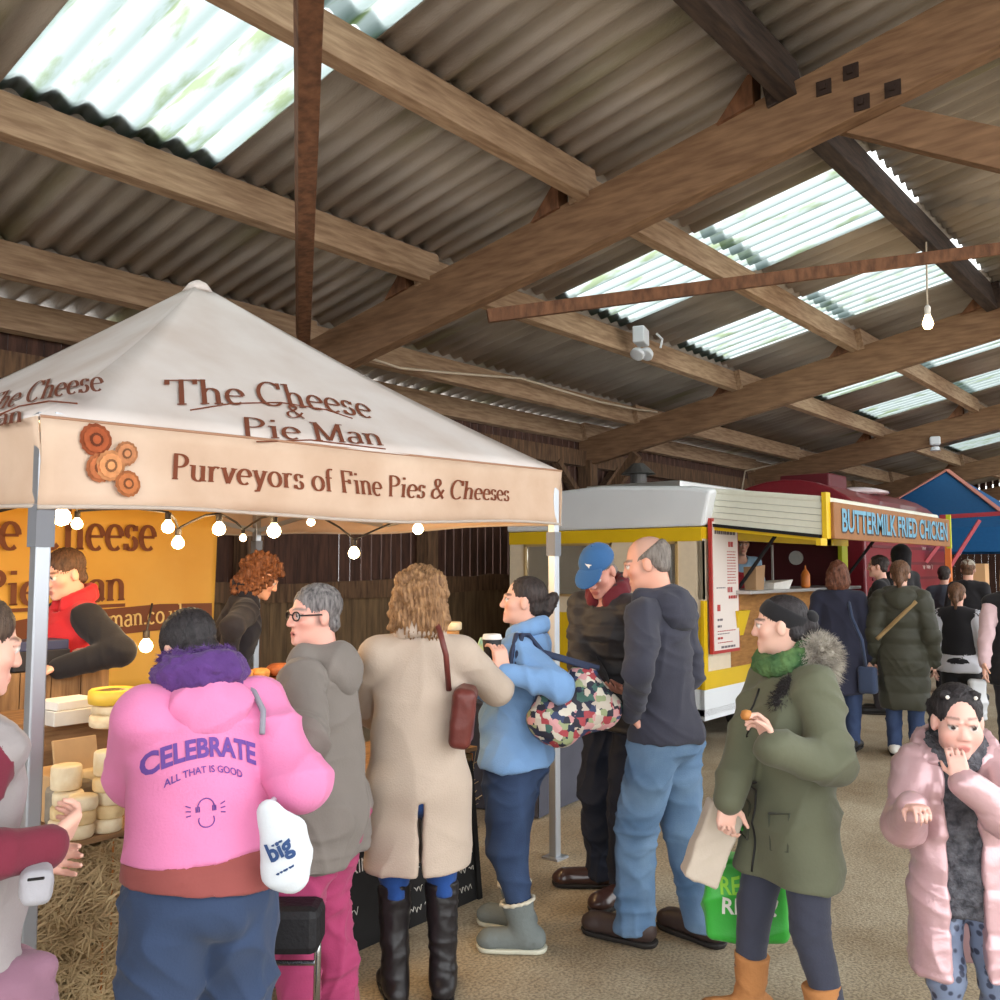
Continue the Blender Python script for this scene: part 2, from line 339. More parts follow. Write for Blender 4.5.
# wind braces in the roof plane
b0 = P(303, 339, 7.55); b1 = P(309.5, -60, 3.12)
tag(MB().bar(b0, b1, .12, .1, up=Vector((.3, -1, .2))).build('wind_brace', wood_brace, bevel=.005), 'reddish timber brace running from above down to the big rafter beside the tent peak', 'timber brace')
b0 = Vector((5.24, 4.45, 3.56)); b1 = Vector((9.6, .8, 4.60))
tag(MB().bar(b0, b1, .05, .1).build('wind_brace', wood_brace), 'slim timber brace crossing under the skylights and holding the hanging bulb', 'timber brace')
# cables
def cable(name, pts, r, m, label, cat='cable'):
    return tag(MB().tube(pts, r, 6).build(name, m, smooth=True), label, cat)
cabm = mat('pale_cable', s(196, 180, 158), .6)
V7 = Vector((0, 1, 0))
pts = [on_plane(x, y, Vector((0, 6.33, 0)), V7) for x, y in ((366, 357), (400, 368), (440, 372), (490, 376), (520, 378), (560, 390), (600, 402), (640, 410), (657, 412))]
cable('cable', pts, .012, cabm, 'pale cable sagging along the roof timber above the white van', 'cable')
pts = [on_plane(x, y, Vector((0, 7.2, 0)), V7) for x, y in ((720, 423), (770, 431), (806, 438), (812, 444), (810, 452), (780, 463), (745, 471), (742, 490))]
cable('cable', pts, .012, cabm, 'pale cable dropping down the rafter end above the maroon van', 'cable')
# ---------------------------------------------------------------- the cheese stall: gazebo
EX, EY = Vector((1, 0, 0)), Vector((0, 1, 0))
canvas = mat('cream_canvas', s(220, 212, 208), .9, noise=1, nscale=2.2, col2=s(204, 190, 182), bump=.25, bscale=5)
valcan = mat('valance_canvas', s(214, 188, 166), .9, noise=1, nscale=3, col2=s(196, 166, 142), bump=.3, bscale=6)
ink = mat('brown_print', s(118, 62, 40), .9)
alu = mat('aluminium', s(176, 180, 186), .42, metal=.75)
FR = G(555, 858); FL = P(42, 508, 3.06); FL.z = 0
ud = (FR-FL).normalized(); vd = Vector((-ud.y, ud.x, 0)); WT = (FR-FL).length; DT = 2.8
BL, BR = FL+vd*DT, FR+vd*DT
def zat(px, py, d): return P(px, py, d).z
dFR = FR.dot(FH)
zt = [zat(42, 418, 3.06), zat(559, 471, dFR)]; zb = [zat(42, 508, 3.06), zat(559, 525, dFR)]
tent = thing('market_gazebo', 'cream canvas gazebo with brown lettering over the cheese and pie stall', 'gazebo', (FL+FR+BL+BR)/4)
ov = .03
cor = [FL-ud*ov-vd*ov+UZ*zt[0], FR+ud*ov-vd*ov+UZ*zt[1], BR+ud*ov+vd*ov+UZ*zt[1], BL-ud*ov+vd*ov+UZ*zt[0]]
cen = (FL+FR+BL+BR)/4; peak = on_plane(193, 284, cen, FH)
peak = Vector((cen.x, cen.y, peak.z))
b = MB()
for i in range(4):
    a, c = cor[i], cor[(i+1) % 4]
    def fn(x, y, a=a, c=c):
        e = a.lerp(c, x); t = peak.lerp(peak, 0)+(a.lerp(c, .5)-peak)*.02
        tp = peak+((a-peak).lerp(c-peak, x))*.025
        q = e.lerp(tp, y); return q-UZ*(.035*math.sin(math.pi*y))
    b.grid(fn, 14, 14)
def sagged(p, i):  # the point of the sagging face i under a point of its flat plane
    e = cor[i].z+(cor[(i+1) % 4].z-cor[i].z)*.5; y = min(max((p.z-e)/(peak.z-e), 0), 1)
    return p-UZ*(.035*math.sin(math.pi*y))
def face_n(i):
    n = (cor[(i+1) % 4]-cor[i]).cross(peak-cor[i]).normalized(); return n if n.z > 0 else -n
def canopy_pt(px, py, i=0):
    n = face_n(i); p = on_plane(px, py, cor[i], n); dz = sagged(p, i).z-p.z
    return on_plane(px, py, cor[i]+UZ*dz, n)-UZ*dz
b.build('canopy', canvas, tent, smooth=True, solid=.004)
cap = MB().lathe(peak-UZ*.05, [(.012, .07), (.05, .05), (.085, -.0)], 16).build('peak_cap', canvas, tent, smooth=True)
def val_fn(i, inset=0):
    a, c = cor[i], cor[(i+1) % 4]; za, zc = (zb[0], zb[1]) if i in (0,) else (zb[1], zb[1]) if i == 1 else (zb[1], zb[0]) if i == 2 else (zb[0], zb[0])
    n = Vector((c-a)).cross(UZ); n.z = 0; n.normalize()
    def fn(x, y):
        top = a.lerp(c, x); bot = Vector((top.x, top.y, za+(zc-za)*x+.012*math.sin(9*x)))
        q = bot.lerp(top, y); w = .014*math.sin(17*x+3*y)*(1-y*.7)+.007*math.sin(41*x+4*y)*(1-y)+.006*math.sin(9*x-7*y)
        return q+n*(w+inset)
    return fn, n
for i in range(4):
    fn, n = val_fn(i)
    o = MB().grid(fn, 60, 6).build('valance', valcan, tent, smooth=True, solid=.004)
    MB().tube([fn(x/40, .0)+n*.002 for x in range(41)], .008, 6).build('hem', mat('hem_tape', s(190, 176, 164), .9), tent, smooth=True)
    if i == 0: MB().tube([fn(x/40, 1.0) for x in range(41)], .006, 6).build('seam_piping', mat('seam', s(170, 130, 104), .9), tent, smooth=True)
# legs with sleeves, and the truss bars under the canopy
for q, t in ((FL, zt[0]), (FR, zt[1]), (BL, zt[0]), (BR, zt[1])):
    lg = MB().box((q.x, q.y, t/2-.02), (.05, .05, t-.06), math.atan2(ud.y, ud.x)).build('leg', alu, tent, bevel=.006)
    MB().box((q.x, q.y, .006), (.11, .11, .012), math.atan2(ud.y, ud.x)).build('foot_plate', alu, lg)
    MB().box((q.x, q.y, zb[0]-.06), (.062, .062, .14), math.atan2(ud.y, ud.x)).build('slider', mat('grey_plastic', s(120, 122, 128), .6), lg)
for a, c in ((FL, FR), (FR, BR), (BL, BR), (FL, BL)):
    for k in range(2):
        for z0, z1 in ((zb[1]+.04, zb[1]+.26), (zb[1]+.26, zb[1]+.04)):
            e0, e1 = a.lerp(c, k*.5+.01), a.lerp(c, k*.5+.49)
            MB().bar(Vector((e0.x, e0.y, z0)), Vector((e1.x, e1.y, z1)), .016, .03).build('truss_bar', alu, tent)
# print on the canopy front
def canopy_text(txt, p0, p1, h, arch=0, thin=.05, i=0, thick=.16, lean=-5):
    n = face_n(i); a, c = canopy_pt(*p0, i), canopy_pt(*p1, i); x = (c-a).normalized(); y = canopy_pt((p0[0]+p1[0])/2+lean*h/20, (p0[1]+p1[1])/2-h, i)-canopy_pt((p0[0]+p1[0])/2, (p0[1]+p1[1])/2, i)
    pf = planar(a, x, y, (c-a).length, 1, n, .0, arch); letters('lettering', text2d(txt, thick, thin), lambda t, q: sagged(pf(t, q), i)+n*.008, ink, tent)
def canopy_line(pts, i=0): MB().tube([sagged(canopy_pt(*p, i), i)+face_n(i)*.006 for p in pts], .003, 5).build('printed_line', ink, tent)
canopy_text('The Cheese', (164, 407), (375, 420), 24, .3, thick=.125)
canopy_text('&', (286, 418), (306, 420), 13, thick=.12)
canopy_text('Pie Man', (241, 439), (385, 447), 19, .05, thick=.125)
canopy_line([(190, 411), (232, 404), (280, 403), (325, 410), (352, 419)]); canopy_line([(256, 443), (310, 441), (385, 450)])
canopy_text('The Cheese', (-22, 418), (106, 392), 22, .2, .05, 3, .16, 7); canopy_text('Pie Man', (-60, 436), (24, 424), 17, 0, .05, 3, .16, 7)
canopy_line([(-5, 418), (20, 407), (50, 402), (78, 405)], 3)
# print on the front valance
fn0, nv = val_fn(0, .006)
def vx(px, py):
    p = on_plane(px, py, cor[0], nv); return (p-cor[0]).dot(ud)/(cor[1]-cor[0]).dot(ud)
def vy(px, py):
    p = on_plane(px, py, cor[0], nv); x = vx(px, py); t, bo = fn0(x, 1).z, fn0(x, 0).z; return (p.z-bo)/(t-bo)
x0, x1, y0, y1 = vx(171, 479), vx(510, 501), vy(171, 479), vy(510, 501); hh = vy(171, 453)-y0
letters('lettering', text2d('Purveyors of Fine Pies & Cheeses', .16, .06), lambda t, y: fn0(x0+(x1-x0)*t, y0+(y1-y0)*t+y*hh*(1-.12*t)), ink, tent)
pie = [(94, 440, 17, (150, 76, 44)), (98, 468, 15, (170, 100, 62)), (124, 454, 13, (176, 118, 80)), (108, 466, 16, (196, 134, 88)), (125, 484, 14, (172, 104, 62))]
for k, (px, py, r, c) in enumerate(pie):
    cx, cy = vx(px, py), vy(px, py); rr = (P(px+r, py, 3.1)-P(px, py, 3.1)).length
    pm = srgb_mat('pie_print%d' % k, c, rough=.9, noise=.35, nscale=30); b = MB(); W_ = (cor[1]-cor[0]).length; H_ = fn0(cx, 1).z-fn0(cx, 0).z
    ring = lambda f, m=32: [fn0(cx+rr*f*math.cos(2*math.pi*i/m)*(1+.05*math.sin(9*i))/W_, cy+rr*f*math.sin(2*math.pi*i/m)*(1+.05*math.sin(9*i))/H_)+nv*(.004+.003*k) for i in range(m)]
    pp = MB().add(ring(1), [tuple(range(32))]).build('printed_pie', pm, tent)
    for f, dc in ((.78, 1.15), (.42, .72), (.26, 1.2)):
        MB().add([q+nv*(.002+.007*(1-f)) for q in ring(f)], [tuple(range(32))]).build('pie_ring', srgb_mat('pie_print%d_%d' % (k, int(f*100)), tuple(min(250, x*dc) for x in c), rough=.9, noise=.25, nscale=40), pp)
# ---------------------------------------------------------------- banner across the back of the stall
banm = mat('yellow_banner', s(240, 186, 82), .55, noise=1, nscale=2, col2=s(228, 168, 62), bump=.2, bscale=4)
ban = thing('banner', 'yellow stall banner with brown lettering hung behind the red jacketed seller', 'banner', BL+UZ*1.0)
VB = (BL+vd*.02).dot(vd)
def ban_pt(px, py, off=0): return on_plane(px, py, BL-vd*(.1+off), vd)
q = [ban_pt(-150, 490), ban_pt(217, 512), ban_pt(212, 690), ban_pt(-150, 720)]
def banf(x, y): return q[3].lerp(q[2], x).lerp(q[0].lerp(q[1], x), y)+vd*(.012*math.sin(14*x+3*y))
MB().grid(banf, 50, 10).build('sheet', banm, ban, smooth=True, solid=.004)
brown = srgb_mat('banner_brown', (124, 72, 44), rough=.7)
pts = [(-150, 645, 670), (0, 624, 652), (60, 612, 643), (107, 609, 636), (160, 604, 630), (212, 603, 627)]
b = MB(); b.add([ban_pt(x, y, .02) for x, y, _ in pts]+[ban_pt(x, y, .02) for x, _, y in pts], [(i, i+1, i+7, i+6) for i in range(5)]); b.build('brown_band', brown, ban)
def ban_text(txt, p0, p1, h, m, thick=.17, thin=.07):
    a, c = ban_pt(*p0, .02), ban_pt(*p1, .02); x = (c-a).normalized(); y = -vd.cross(x); y = y if y.z > 0 else -y
    letters('lettering', text2d(txt, thick, thin), planar(a, x, y, (c-a).length, h, -vd, .006), m, ban)
ban_text('The Cheese', (-62, 549), (156, 550), .26, brown); ban_text('Pie Man', (-20, 607), (126, 600), .22, brown)
MB().bar(ban_pt(-20, 612, .02), ban_pt(125, 605, .02), .004, .022).build('underline', brown, ban)
ban_text('man.co.uk', (108, 628), (187, 620), .12, srgb_mat('banner_cream', (240, 205, 130), rough=.7), .14, .09)
# ---------------------------------------------------------------- festoon lights
glow = mat('bulb_glow', (1, .9, .7), .4, emit=(1, .72, .36), estr=11)
black = srgb_mat('black_rubber', (34, 30, 30), rough=.6)
fest = thing('festoon_light_string', 'string of warm glass bulbs looped under the front edge of the cheese stall canopy', 'string lights', FL+UZ*1.85)
def fp(px, py, v=.5): return on_plane(px, py, FL+vd*v, vd)
BU = [(62, 517, 1.1, .40), (77, 524, .8, .9), (168, 527, .9, .55), (178, 543, .95, .75), (219, 529, 1, .6), (243, 538, .7, 1.6), (274, 531, 1.1, .5), (311, 522, .75, .9), (354, 553, 1, .55), (418, 529, 1, .5)]
def bulb(par, p, sc, tilt=0):
    M = Matrix.Rotation(math.pi+tilt, 3, 'X'); r = .031*sc
    bb = MB().lathe(p, [(.35*r, -1.3*r), (.42*r, -1.0*r), (.8*r, -.55*r), (r, 0), (.9*r, .45*r), (.6*r, .8*r), (.05*r, r)], 16, M).build('bulb', glow, par, smooth=True)
    MB().lathe(p, [(.45*r, -2.3*r), (.5*r, -2.2*r), (.5*r, -1.15*r), (.4*r, -1.1*r)], 12, M).build('socket', black, bb, smooth=True)
    return bb
def lamp(p, e, r=.04, col=(1, .68, .34)):
    ld = bpy.data.lights.new('bulb_light', 'POINT'); ld.energy = e; ld.color = col; ld.shadow_soft_size = r; o = bpy.data.objects.new('bulb_light', ld); o.location = p; C.objects.link(o)
tops = []
for i, (px, py, sc, v) in enumerate(BU):
    p = fp(px, py, v); bulb(fest, p, sc); tops.append(p+UZ*(.072*sc))
    if i in (0, 2, 4, 6, 8, 9): lamp(p-UZ*.05+vd*.02, 9 if i < 6 else 7)
order = sorted(range(len(tops)), key=lambda i: BU[i][0]); path = [fp(-40, 520, .3)]
for a, c in zip(order, order[1:]):
    A_, B_ = tops[a], tops[c]
    path += [A_, A_.lerp(B_, .33)+UZ*.01, A_.lerp(B_, .66)+UZ*.015]
path += [tops[order[-1]], fp(450, 521, .3)]
MB().tube(path, .006, 6).build('cable', black, fest, smooth=True)
lowb = thing('work_lamp', 'bare glowing bulb low behind the purple hood of the pink hoodie', 'lamp', P(146, 650, 4.7)); bulb(lowb, P(146, 646, 4.7), 1.1); MB().tube([P(146, 640, 4.7)+UZ*.03, P(149, 620, 4.72), P(152, 604, 4.85)], .006).build('cable', black, lowb); lamp(P(146, 642, 4.55), 3)
# ---------------------------------------------------------------- straw bale counter
straw = mat('straw', s(186, 158, 112), .9, noise=1, nscale=9, col2=s(138, 112, 74), bump=.5, bscale=60)
straw2 = mat('straw_stalk', s(214, 190, 146), .85, noise=1, nscale=4, col2=s(156, 130, 92))
def bale_mesh(L, D, H, nst, seed, dens=True):
    rnd = random.Random(seed); b = MB()
    def f(p):
        q = Vector(p); k = .014*math.sin(q.x*23+q.z*11)+.01*math.sin(q.x*51+q.z*37)
        return q+Vector((0, k if abs(abs(q.y)-D/2) < .01 else 0, 0))
    for ax in (-1, 1): b.grid(lambda x, y, a=ax: f((L*(x-.5)*a, -a*D/2*-1*-1, H*y)), 30, 12)
    for ax in (-1, 1): b.grid(lambda x, y, a=ax: f((a*L/2, D*(x-.5)*a, H*y)), 8, 8)
    b.grid(lambda x, y: Vector((L*(x-.5), D*(y-.5), H)), 8, 8); b.grid(lambda x, y: Vector((L*(x-.5), -D*(y-.5), 0)), 2, 2)
    st = MB()
    for i in range(nst):
        face = rnd.random(); l = rnd.uniform(.04, .14); a = rnd.gauss(0, .7)+(math.pi/2 if rnd.random() < .3 else 0)
        if face < .8: c = Vector((rnd.uniform(-L/2, L/2), -D/2-rnd.uniform(.004, .03), rnd.uniform(.01, H-.01))); t = Vector((math.cos(a), rnd.uniform(-.3, .1), math.sin(a)))
        else: c = Vector((rnd.uniform(-L/2, L/2), rnd.uniform(-D/2, D/2), H+.006)); t = Vector((math.cos(a), math.sin(a), rnd.uniform(-.05, .15)))
        t.normalize(); wv = t.cross(Vector((rnd.uniform(-1, 1), 1, rnd.uniform(-1, 1)))).normalized()*.0022; d = wv.cross(t).normalized()*.002
        st.add([c-t*l/2-wv, c-t*l/2+wv, c-t*l/2+d, c+t*l/2-wv, c+t*l/2+wv, c+t*l/2+d], [(0, 1, 4, 3), (1, 2, 5, 4), (2, 0, 3, 5)])
    return b, st
rz = math.atan2(ud.y, ud.x)
def bale(along, back, z, label, seed, L=.9, n=1500):
    c = FL+ud*along+vd*back; t = thing('straw_bale', label, 'straw bale', (c.x, c.y, z), 'straw bales under the cheese counter')
    b, st = bale_mesh(L, .42, .335, n, seed); t.rotation_euler = (0, 0, rz)
    o = b.build('body', straw, None); o.parent = t
    o = st.build('loose_straw', straw2, None); o.parent = t; o['kind'] = 'stuff'
    for x in (-.2, .2):
        o = MB().tube([(x, -.225, 0), (x, -.225, .335), (x, .2, .338)], .004, 5).build('twine', srgb_mat('twine', (190, 120, 60)), None); o.parent = t
    return t
for lay in (0, 1):
    nm = ('bottom', 'top')[lay]
    for i, x in enumerate((-.42, .5, 1.42, 2.12)):
        lab = ['straw bale of the %s row below the boy with the mauve jacket', 'straw bale of the %s row beside the blue trousers, under the stacked cheeses', 'straw bale of the %s row hidden behind the woman in pink trousers', 'straw bale of the %s row behind the chalkboards and the beige coat'][i] % nm
        bale(x+(.03*lay if i < 3 else 0), .3, lay*.34, lab, 10+i+lay*5, L=.9 if i < 3 else .44, n=2600 if i < 2 else 300)
plank = timber('counter_plank', s(150, 116, 80), s(110, 80, 52), (1, 10, 10))
z1 = .69
tag(MB().box(tuple(FL+ud*.87+vd*.34+UZ*(z1+.012)), (2.95, .56, .022), rz).build('counter_board', plank, bevel=.003), 'long wooden counter board lying on the straw bales under the cheeses', 'counter')
tier = thing('display_stand', 'raised wooden display shelf behind the counter carrying pies and cheeses', 'display stand', FL+ud*1.2+vd*.95)
z2 = 1.02
MB().box(tuple(FL+ud*1.3+vd*.95+UZ*(z2-.012)), (3.0, .62, .024), rz).build('top_board', plank, tier, bevel=.003)
MB().box(tuple(FL+ud*1.3+vd*.655+UZ*(z2-.11)), (3.0, .02, .17), rz).build('front_board', plank, tier)
for x in (-.15, .9, 1.9, 2.75):
    for y in (.7, 1.2): MB().box(tuple(FL+ud*x+vd*y+UZ*(z2/2-.015)), (.06, .06, z2-.03), rz).build('leg', plank, tier)
# things on the counter
che = mat('cheese_rind', s(228, 204, 156), .7, noise=1, nscale=14, col2=s(204, 172, 120), bump=.3, bscale=40)
che2 = mat('cheese_rind_pale', s(236, 222, 190), .7, noise=1, nscale=14, col2=s(214, 190, 150), bump=.3, bscale=40)
yel = srgb_mat('yellow_wax', (236, 196, 74), rough=.45, noise=.15)
zt1 = z1+.024
ncheese = 0
def cheese(p, r, h, m, label, extra=None):
    o = MB().lathe(p, [(r*.9, 0), (r, .006), (r*1.02, h/2), (r, h-.006), (r*.92, h), (.01, h)], 24).build('cheese_round', m, smooth=True)
    tag(o, label, 'cheese', 'small cheeses stacked on the counter'); return o
cols = [(66, 3, 'leftmost stack of small cheeses', .052), (80, 3, 'stack of small cheeses in front of the tall pale rounds', .05), (108, 4, 'stack of small cheeses nearest the pink hoodie', .052)]
for ci, (px, n_, lab, r) in enumerate(cols):
    base = on_plane(px, 838 if ci != 0 else 812, FL+vd*(.1 if ci else .2), vd); base.z = zt1
    for k in range(n_):
        pos = ['bottom cheese', 'second cheese', 'third cheese', 'topmost cheese'][k if k < n_-1 else 3]
        cheese(base+ud*(.006*((k*7) % 3-1))+UZ*(.047*k), r, .046, che if k % 2 else che2, '%s in the %s' % (pos, lab))
    if ci in (0, 2):
        cheese(base+UZ*.0475*n_+vd*.03+ud*.012, .052, .085, che2, 'tall pale cheese on top of the %s' % lab)
base = on_plane(95, 815, FL+vd*.32, vd); base.z = zt1
for k in range(3): cheese(base+UZ*.06*k, .055, .058, che, ['bottom', 'middle', 'top'][k]+' pale cheese of the stack behind the other small cheeses')
def on(px, py, z): return G(px, py, z)
def slab(p, size, m, name, label, cat, r=0, bev=.004, tilt=0):
    M = Matrix.Rotation(rz+r, 3, 'Z') @ Matrix.Rotation(tilt, 3, 'X')
    b = MB().box(p+UZ*(size[2]/2), size, M=M); return tag(b.build(name, m, bevel=bev), label, cat)
kraft = srgb_mat('kraft_card', (196, 158, 112), rough=.85, noise=.1); paper = srgb_mat('white_paper', (226, 222, 214), rough=.8, noise=.06); plast = srgb_mat('clear_wrap', (214, 212, 204), rough=.25, coat=.5, noise=.12, nscale=12)
slab(on_plane(74, 800, FL+vd*.36, vd).xy.to_3d()+UZ*(zt1+.17), (.17, .012, .125), kraft, 'price_card', 'brown handwritten price card propped behind the small cheeses', 'price card', tilt=-.25)
slab(on_plane(80, 800, FL+vd*.44, vd).xy.to_3d()+UZ*zt1, (.34, .2, .17), kraft, 'cardboard_box', 'open cardboard box behind the brown price card', 'box')
grey = srgb_mat('grey_cloth', (150, 140, 124), rough=.9, noise=.3, nscale=15, bump=.3)
slab(on_plane(86, 800, FL+vd*.3, vd).xy.to_3d()+UZ*zt1, (.3, .07, .15), grey, 'folded_cloth', 'folded grey cloth between the small cheeses and the brown price card', 'cloth', r=.05, bev=.025)
slab(on(68, 722, z2), (.2, .17, .06), plast, 'wrapped_pack', 'clear wrapped white pack on the shelf beside the yellow cheese', 'pack')
slab(on(68, 722, z2)+UZ*.061, (.19, .15, .035), paper, 'paper_packet', 'white paper packet on top of the wrapped pack', 'packet', r=.1)
p = on(112, 726, z2)
cheese(p, .085, .05, che2, 'wide cream cheese under the yellow rimmed cheese'); 
cheese(p+UZ*.051+ud*.005, .082, .035, che2, 'cream cheese slab between the wide cream cheese and the yellow one')
yc = thing('fruit_cheese', 'yellow rimmed cheese with dark fruit topping left of the pink hoodie', 'cheese', p+UZ*.087)
MB().lathe(p+UZ*.087, [(.07, 0), (.09, .006), (.094, .03), (.092, .055), (.082, .062), (.078, .05), (.01, .048)], 28).build('rim', yel, yc, smooth=True)
MB().lathe(p+UZ*.134, [(.077, 0), (.076, .006), (.04, .012), (.005, .01)], 24).build('fruit_topping', srgb_mat('fruit', (120, 96, 66), rough=.4, noise=.6, nscale=50, bump=.6), yc, smooth=True)
stumpm = timber('crate_wood', s(140, 108, 72), s(92, 66, 42), (9, 9, 1))
cr = thing('wooden_crate', 'rough wooden crate behind the gazebo leg holding black boxes', 'crate', on(36, 703, z2)); cq = on(36, 703, z2)
for k in range(4): MB().box(tuple(cq+ud*(-.21+.14*k)-vd*.13+UZ*.08), (.135, .02, .16), rz).build('slat', stumpm, cr)
MB().box(tuple(cq+UZ*.075), (.54, .24, .15), rz).build('body', stumpm, cr)
dk = srgb_mat('black_card', (34, 32, 36), rough=.6); blu = srgb_mat('navy_lid', (52, 56, 84), rough=.5)
bx = thing('black_box', 'black box with navy lid on the crate in front of the red jacketed seller', 'box', cq+UZ*.16)
MB().box(tuple(cq-ud*.02+UZ*.205), (.26, .18, .09), rz).build('base', dk, bx, bevel=.004); MB().box(tuple(cq-ud*.02+UZ*.272), (.25, .17, .045), rz).build('lid', blu, bx, bevel=.004)
p = cq+ud*.2-vd*.04+UZ*.16
mg = tag(MB().lathe(p, [(.04, 0), (.052, .02), (.056, .05), (.05, .075), (.03, .085), (.005, .086)], 20).build('red_tub', mat('red_white_tub', s(196, 48, 48), .4, noise=1, nscale=18, col2=s(226, 200, 190)), smooth=True), 'small red and white tub on the crate beside the seller', 'tub')
# pies on the shelf
crust = mat('pie_crust', s(214, 160, 92), .6, noise=1, nscale=16, col2=s(176, 112, 54), bump=.4, bscale=30)
crust2 = mat('dark_crust', s(176, 104, 60), .6, noise=1, nscale=16, col2=s(120, 62, 34), bump=.5, bscale=30)
def pie_(px, py, rx, ry, h, m, label, lift=0):
    c = on_plane(px, py, FL+vd*.95, vd); c.z = z2+lift
    o = MB().lathe((0, 0, 0), [(rx*.86, 0), (rx*.97, h*.3), (rx, h*.62), (rx*.93, h*.75), (rx*.7, h*.95), (rx*.2, h*1.02), (.004, h)], 24).build('pie', m, smooth=True)
    o.location = c; o.scale = (1, ry/rx, 1); o.rotation_euler.z = rz+.4; return tag(o, label, 'pie', 'pies on the wooden shelf')
pie_(240, 690, .085, .06, .055, crust, 'golden pasty at the left end of the pie row beside the pink hoodie')
pie_(264, 692, .075, .055, .05, crust, 'golden pasty in front, next to the white price slip')
pie_(240, 672, .09, .06, .055, crust, 'golden pasty on top of the left pies', .055)
pie_(260, 672, .06, .05, .05, crust, 'smaller golden pasty resting on the middle pies', .052)
pie_(283, 690, .08, .08, .055, crust2, 'dark crusted pie at the bottom right of the pies')
pie_(282, 672, .085, .085, .06, crust2, 'tall dark crusted pie stacked on another dark pie', .056)
pie_(307, 688, .06, .05, .04, crust, 'flat golden pastry beside the face of the woman with glasses')
slab(on_plane(258, 694, FL+vd*.72, vd).xy.to_3d()+UZ*z2, (.09, .004, .05), paper, 'price_slip', 'small white price slip leaning on the pies', 'price slip', tilt=-.4, bev=0)
slab(on_plane(295, 694, FL+vd*.78, vd).xy.to_3d()+UZ*z2, (.2, .1, .012), paper, 'paper_tray', 'white paper tray in front of the dark crusted pies', 'tray', r=.2)
slab(on_plane(262, 730, FL+vd*.45, vd).xy.to_3d()+UZ*zt1, (.13, .1, .22), kraft, 'cardboard_box', 'tan cardboard box below the pie shelf', 'box')
slab(on_plane(283, 735, FL+vd*.4, vd).xy.to_3d()+UZ*zt1, (.12, .12, .19), paper, 'white_box', 'white paper box right of the tan cardboard box', 'box', r=.3)
p = on_plane(447, 640, FL+vd*.7, vd); p.z = z2
for k in range(6): cheese(p+UZ*.05*k-vd*.02*(k % 2), .075, .05, [che, crust, che2][k % 3], '%s cheese of the pile between the beige coat and the blue jumper' % ['lowest', 'second', 'third', 'fourth', 'fifth', 'topmost'][k])
p2 = on_plane(462, 640, FL+vd*.7, vd); p2.z = z2
for k in range(4): cheese(p2+UZ*.045*k, .05, .045, [crust, crust2][k % 2], '%s brown pie of the pile beside the coffee cup' % ['lowest', 'second', 'third', 'topmost'][k])
for p_ in (p, p2): p_.z = z2
lf = tag(MB().box(tuple(on_plane(482, 655, FL+vd*.35, vd)), (.12, .01, .17), M=Matrix.Rotation(.5, 3, 'Y')).build('leaflet', mat('printed_leaflet', s(226, 214, 120), .6, noise=1, nscale=12, col2=s(150, 190, 160))), 'yellow and green leaflet beside the coffee cup', 'leaflet')
# chalkboards against the bales
chalk = srgb_mat('chalk', (226, 222, 214), rough=.9); slate = srgb_mat('slate_black', (30, 29, 30), rough=.6, noise=.2)
def scribble(fn, W_, h, seed):  # illegible chalk handwriting
    r = random.Random(seed); b = MB(); x = 0
    while x < W_:
        wd = r.uniform(.5, 1.6)*h*1.6; pts = []; n = max(4, int(wd/h*5))
        for i in range(n+1): pts.append(fn(min(x+wd*i/n, W_), h*(.5+.45*math.sin(i*2.1+r.random())*r.uniform(.5, 1))))
        b.tube(pts, .0022, 4); x += wd+h*.6
    return b
def board(a0, a1, lab, lines):
    c = FL+ud*(a0+a1)/2-vd*.06; t = thing('chalkboard', lab, 'chalkboard', c); up = (UZ*1+vd*.1).normalized(); W_ = a1-a0
    o = MB(); M = Matrix((ud, vd, UZ)).transposed() @ Matrix.Rotation(-.1, 3, 'X'); H_ = .66
    o.box(c+up*(H_/2), (W_, .022, H_), M=M).build('panel', slate, t)
    for e in (-1, 1): MB().box(c+up*(H_/2)+ud*e*W_/2-vd*.006, (.03, .034, H_+.02), M=M).build('side_rail', srgb_mat('black_frame', (24, 22, 22)), t)
    nn = (ud.cross(up)).normalized(); nn = nn if nn.dot(vd) < 0 else -nn
    for txt, x, y, h, wd in lines:
        og = c+ud*(x-W_/2)+up*y+nn*.013
        if txt[0] == '~': scribble(lambda a_, b_, og=og: og+ud*a_+up*b_, wd, h, int(y*1000)).build('chalk_scribble', chalk, t)
        else: letters('chalk_lettering', block2d(txt, -.005, 2), planar(og, ud, up, wd, h, nn), chalk, t)
    return t
board(.86, 1.56, 'black chalkboard behind the pink trousers with chalk lettering', [('~', .08, .5, .05, .5), ('KING', .5, .32, .06, .16), ('~', .3, .14, .05, .26)])
board(1.64, 2.2, 'black chalkboard behind the beige coat full of small chalk lettering', [('or', .42, .56, .045, .07)]+[('~', .05, .48-.085*i, .04, .48) for i in range(6)])
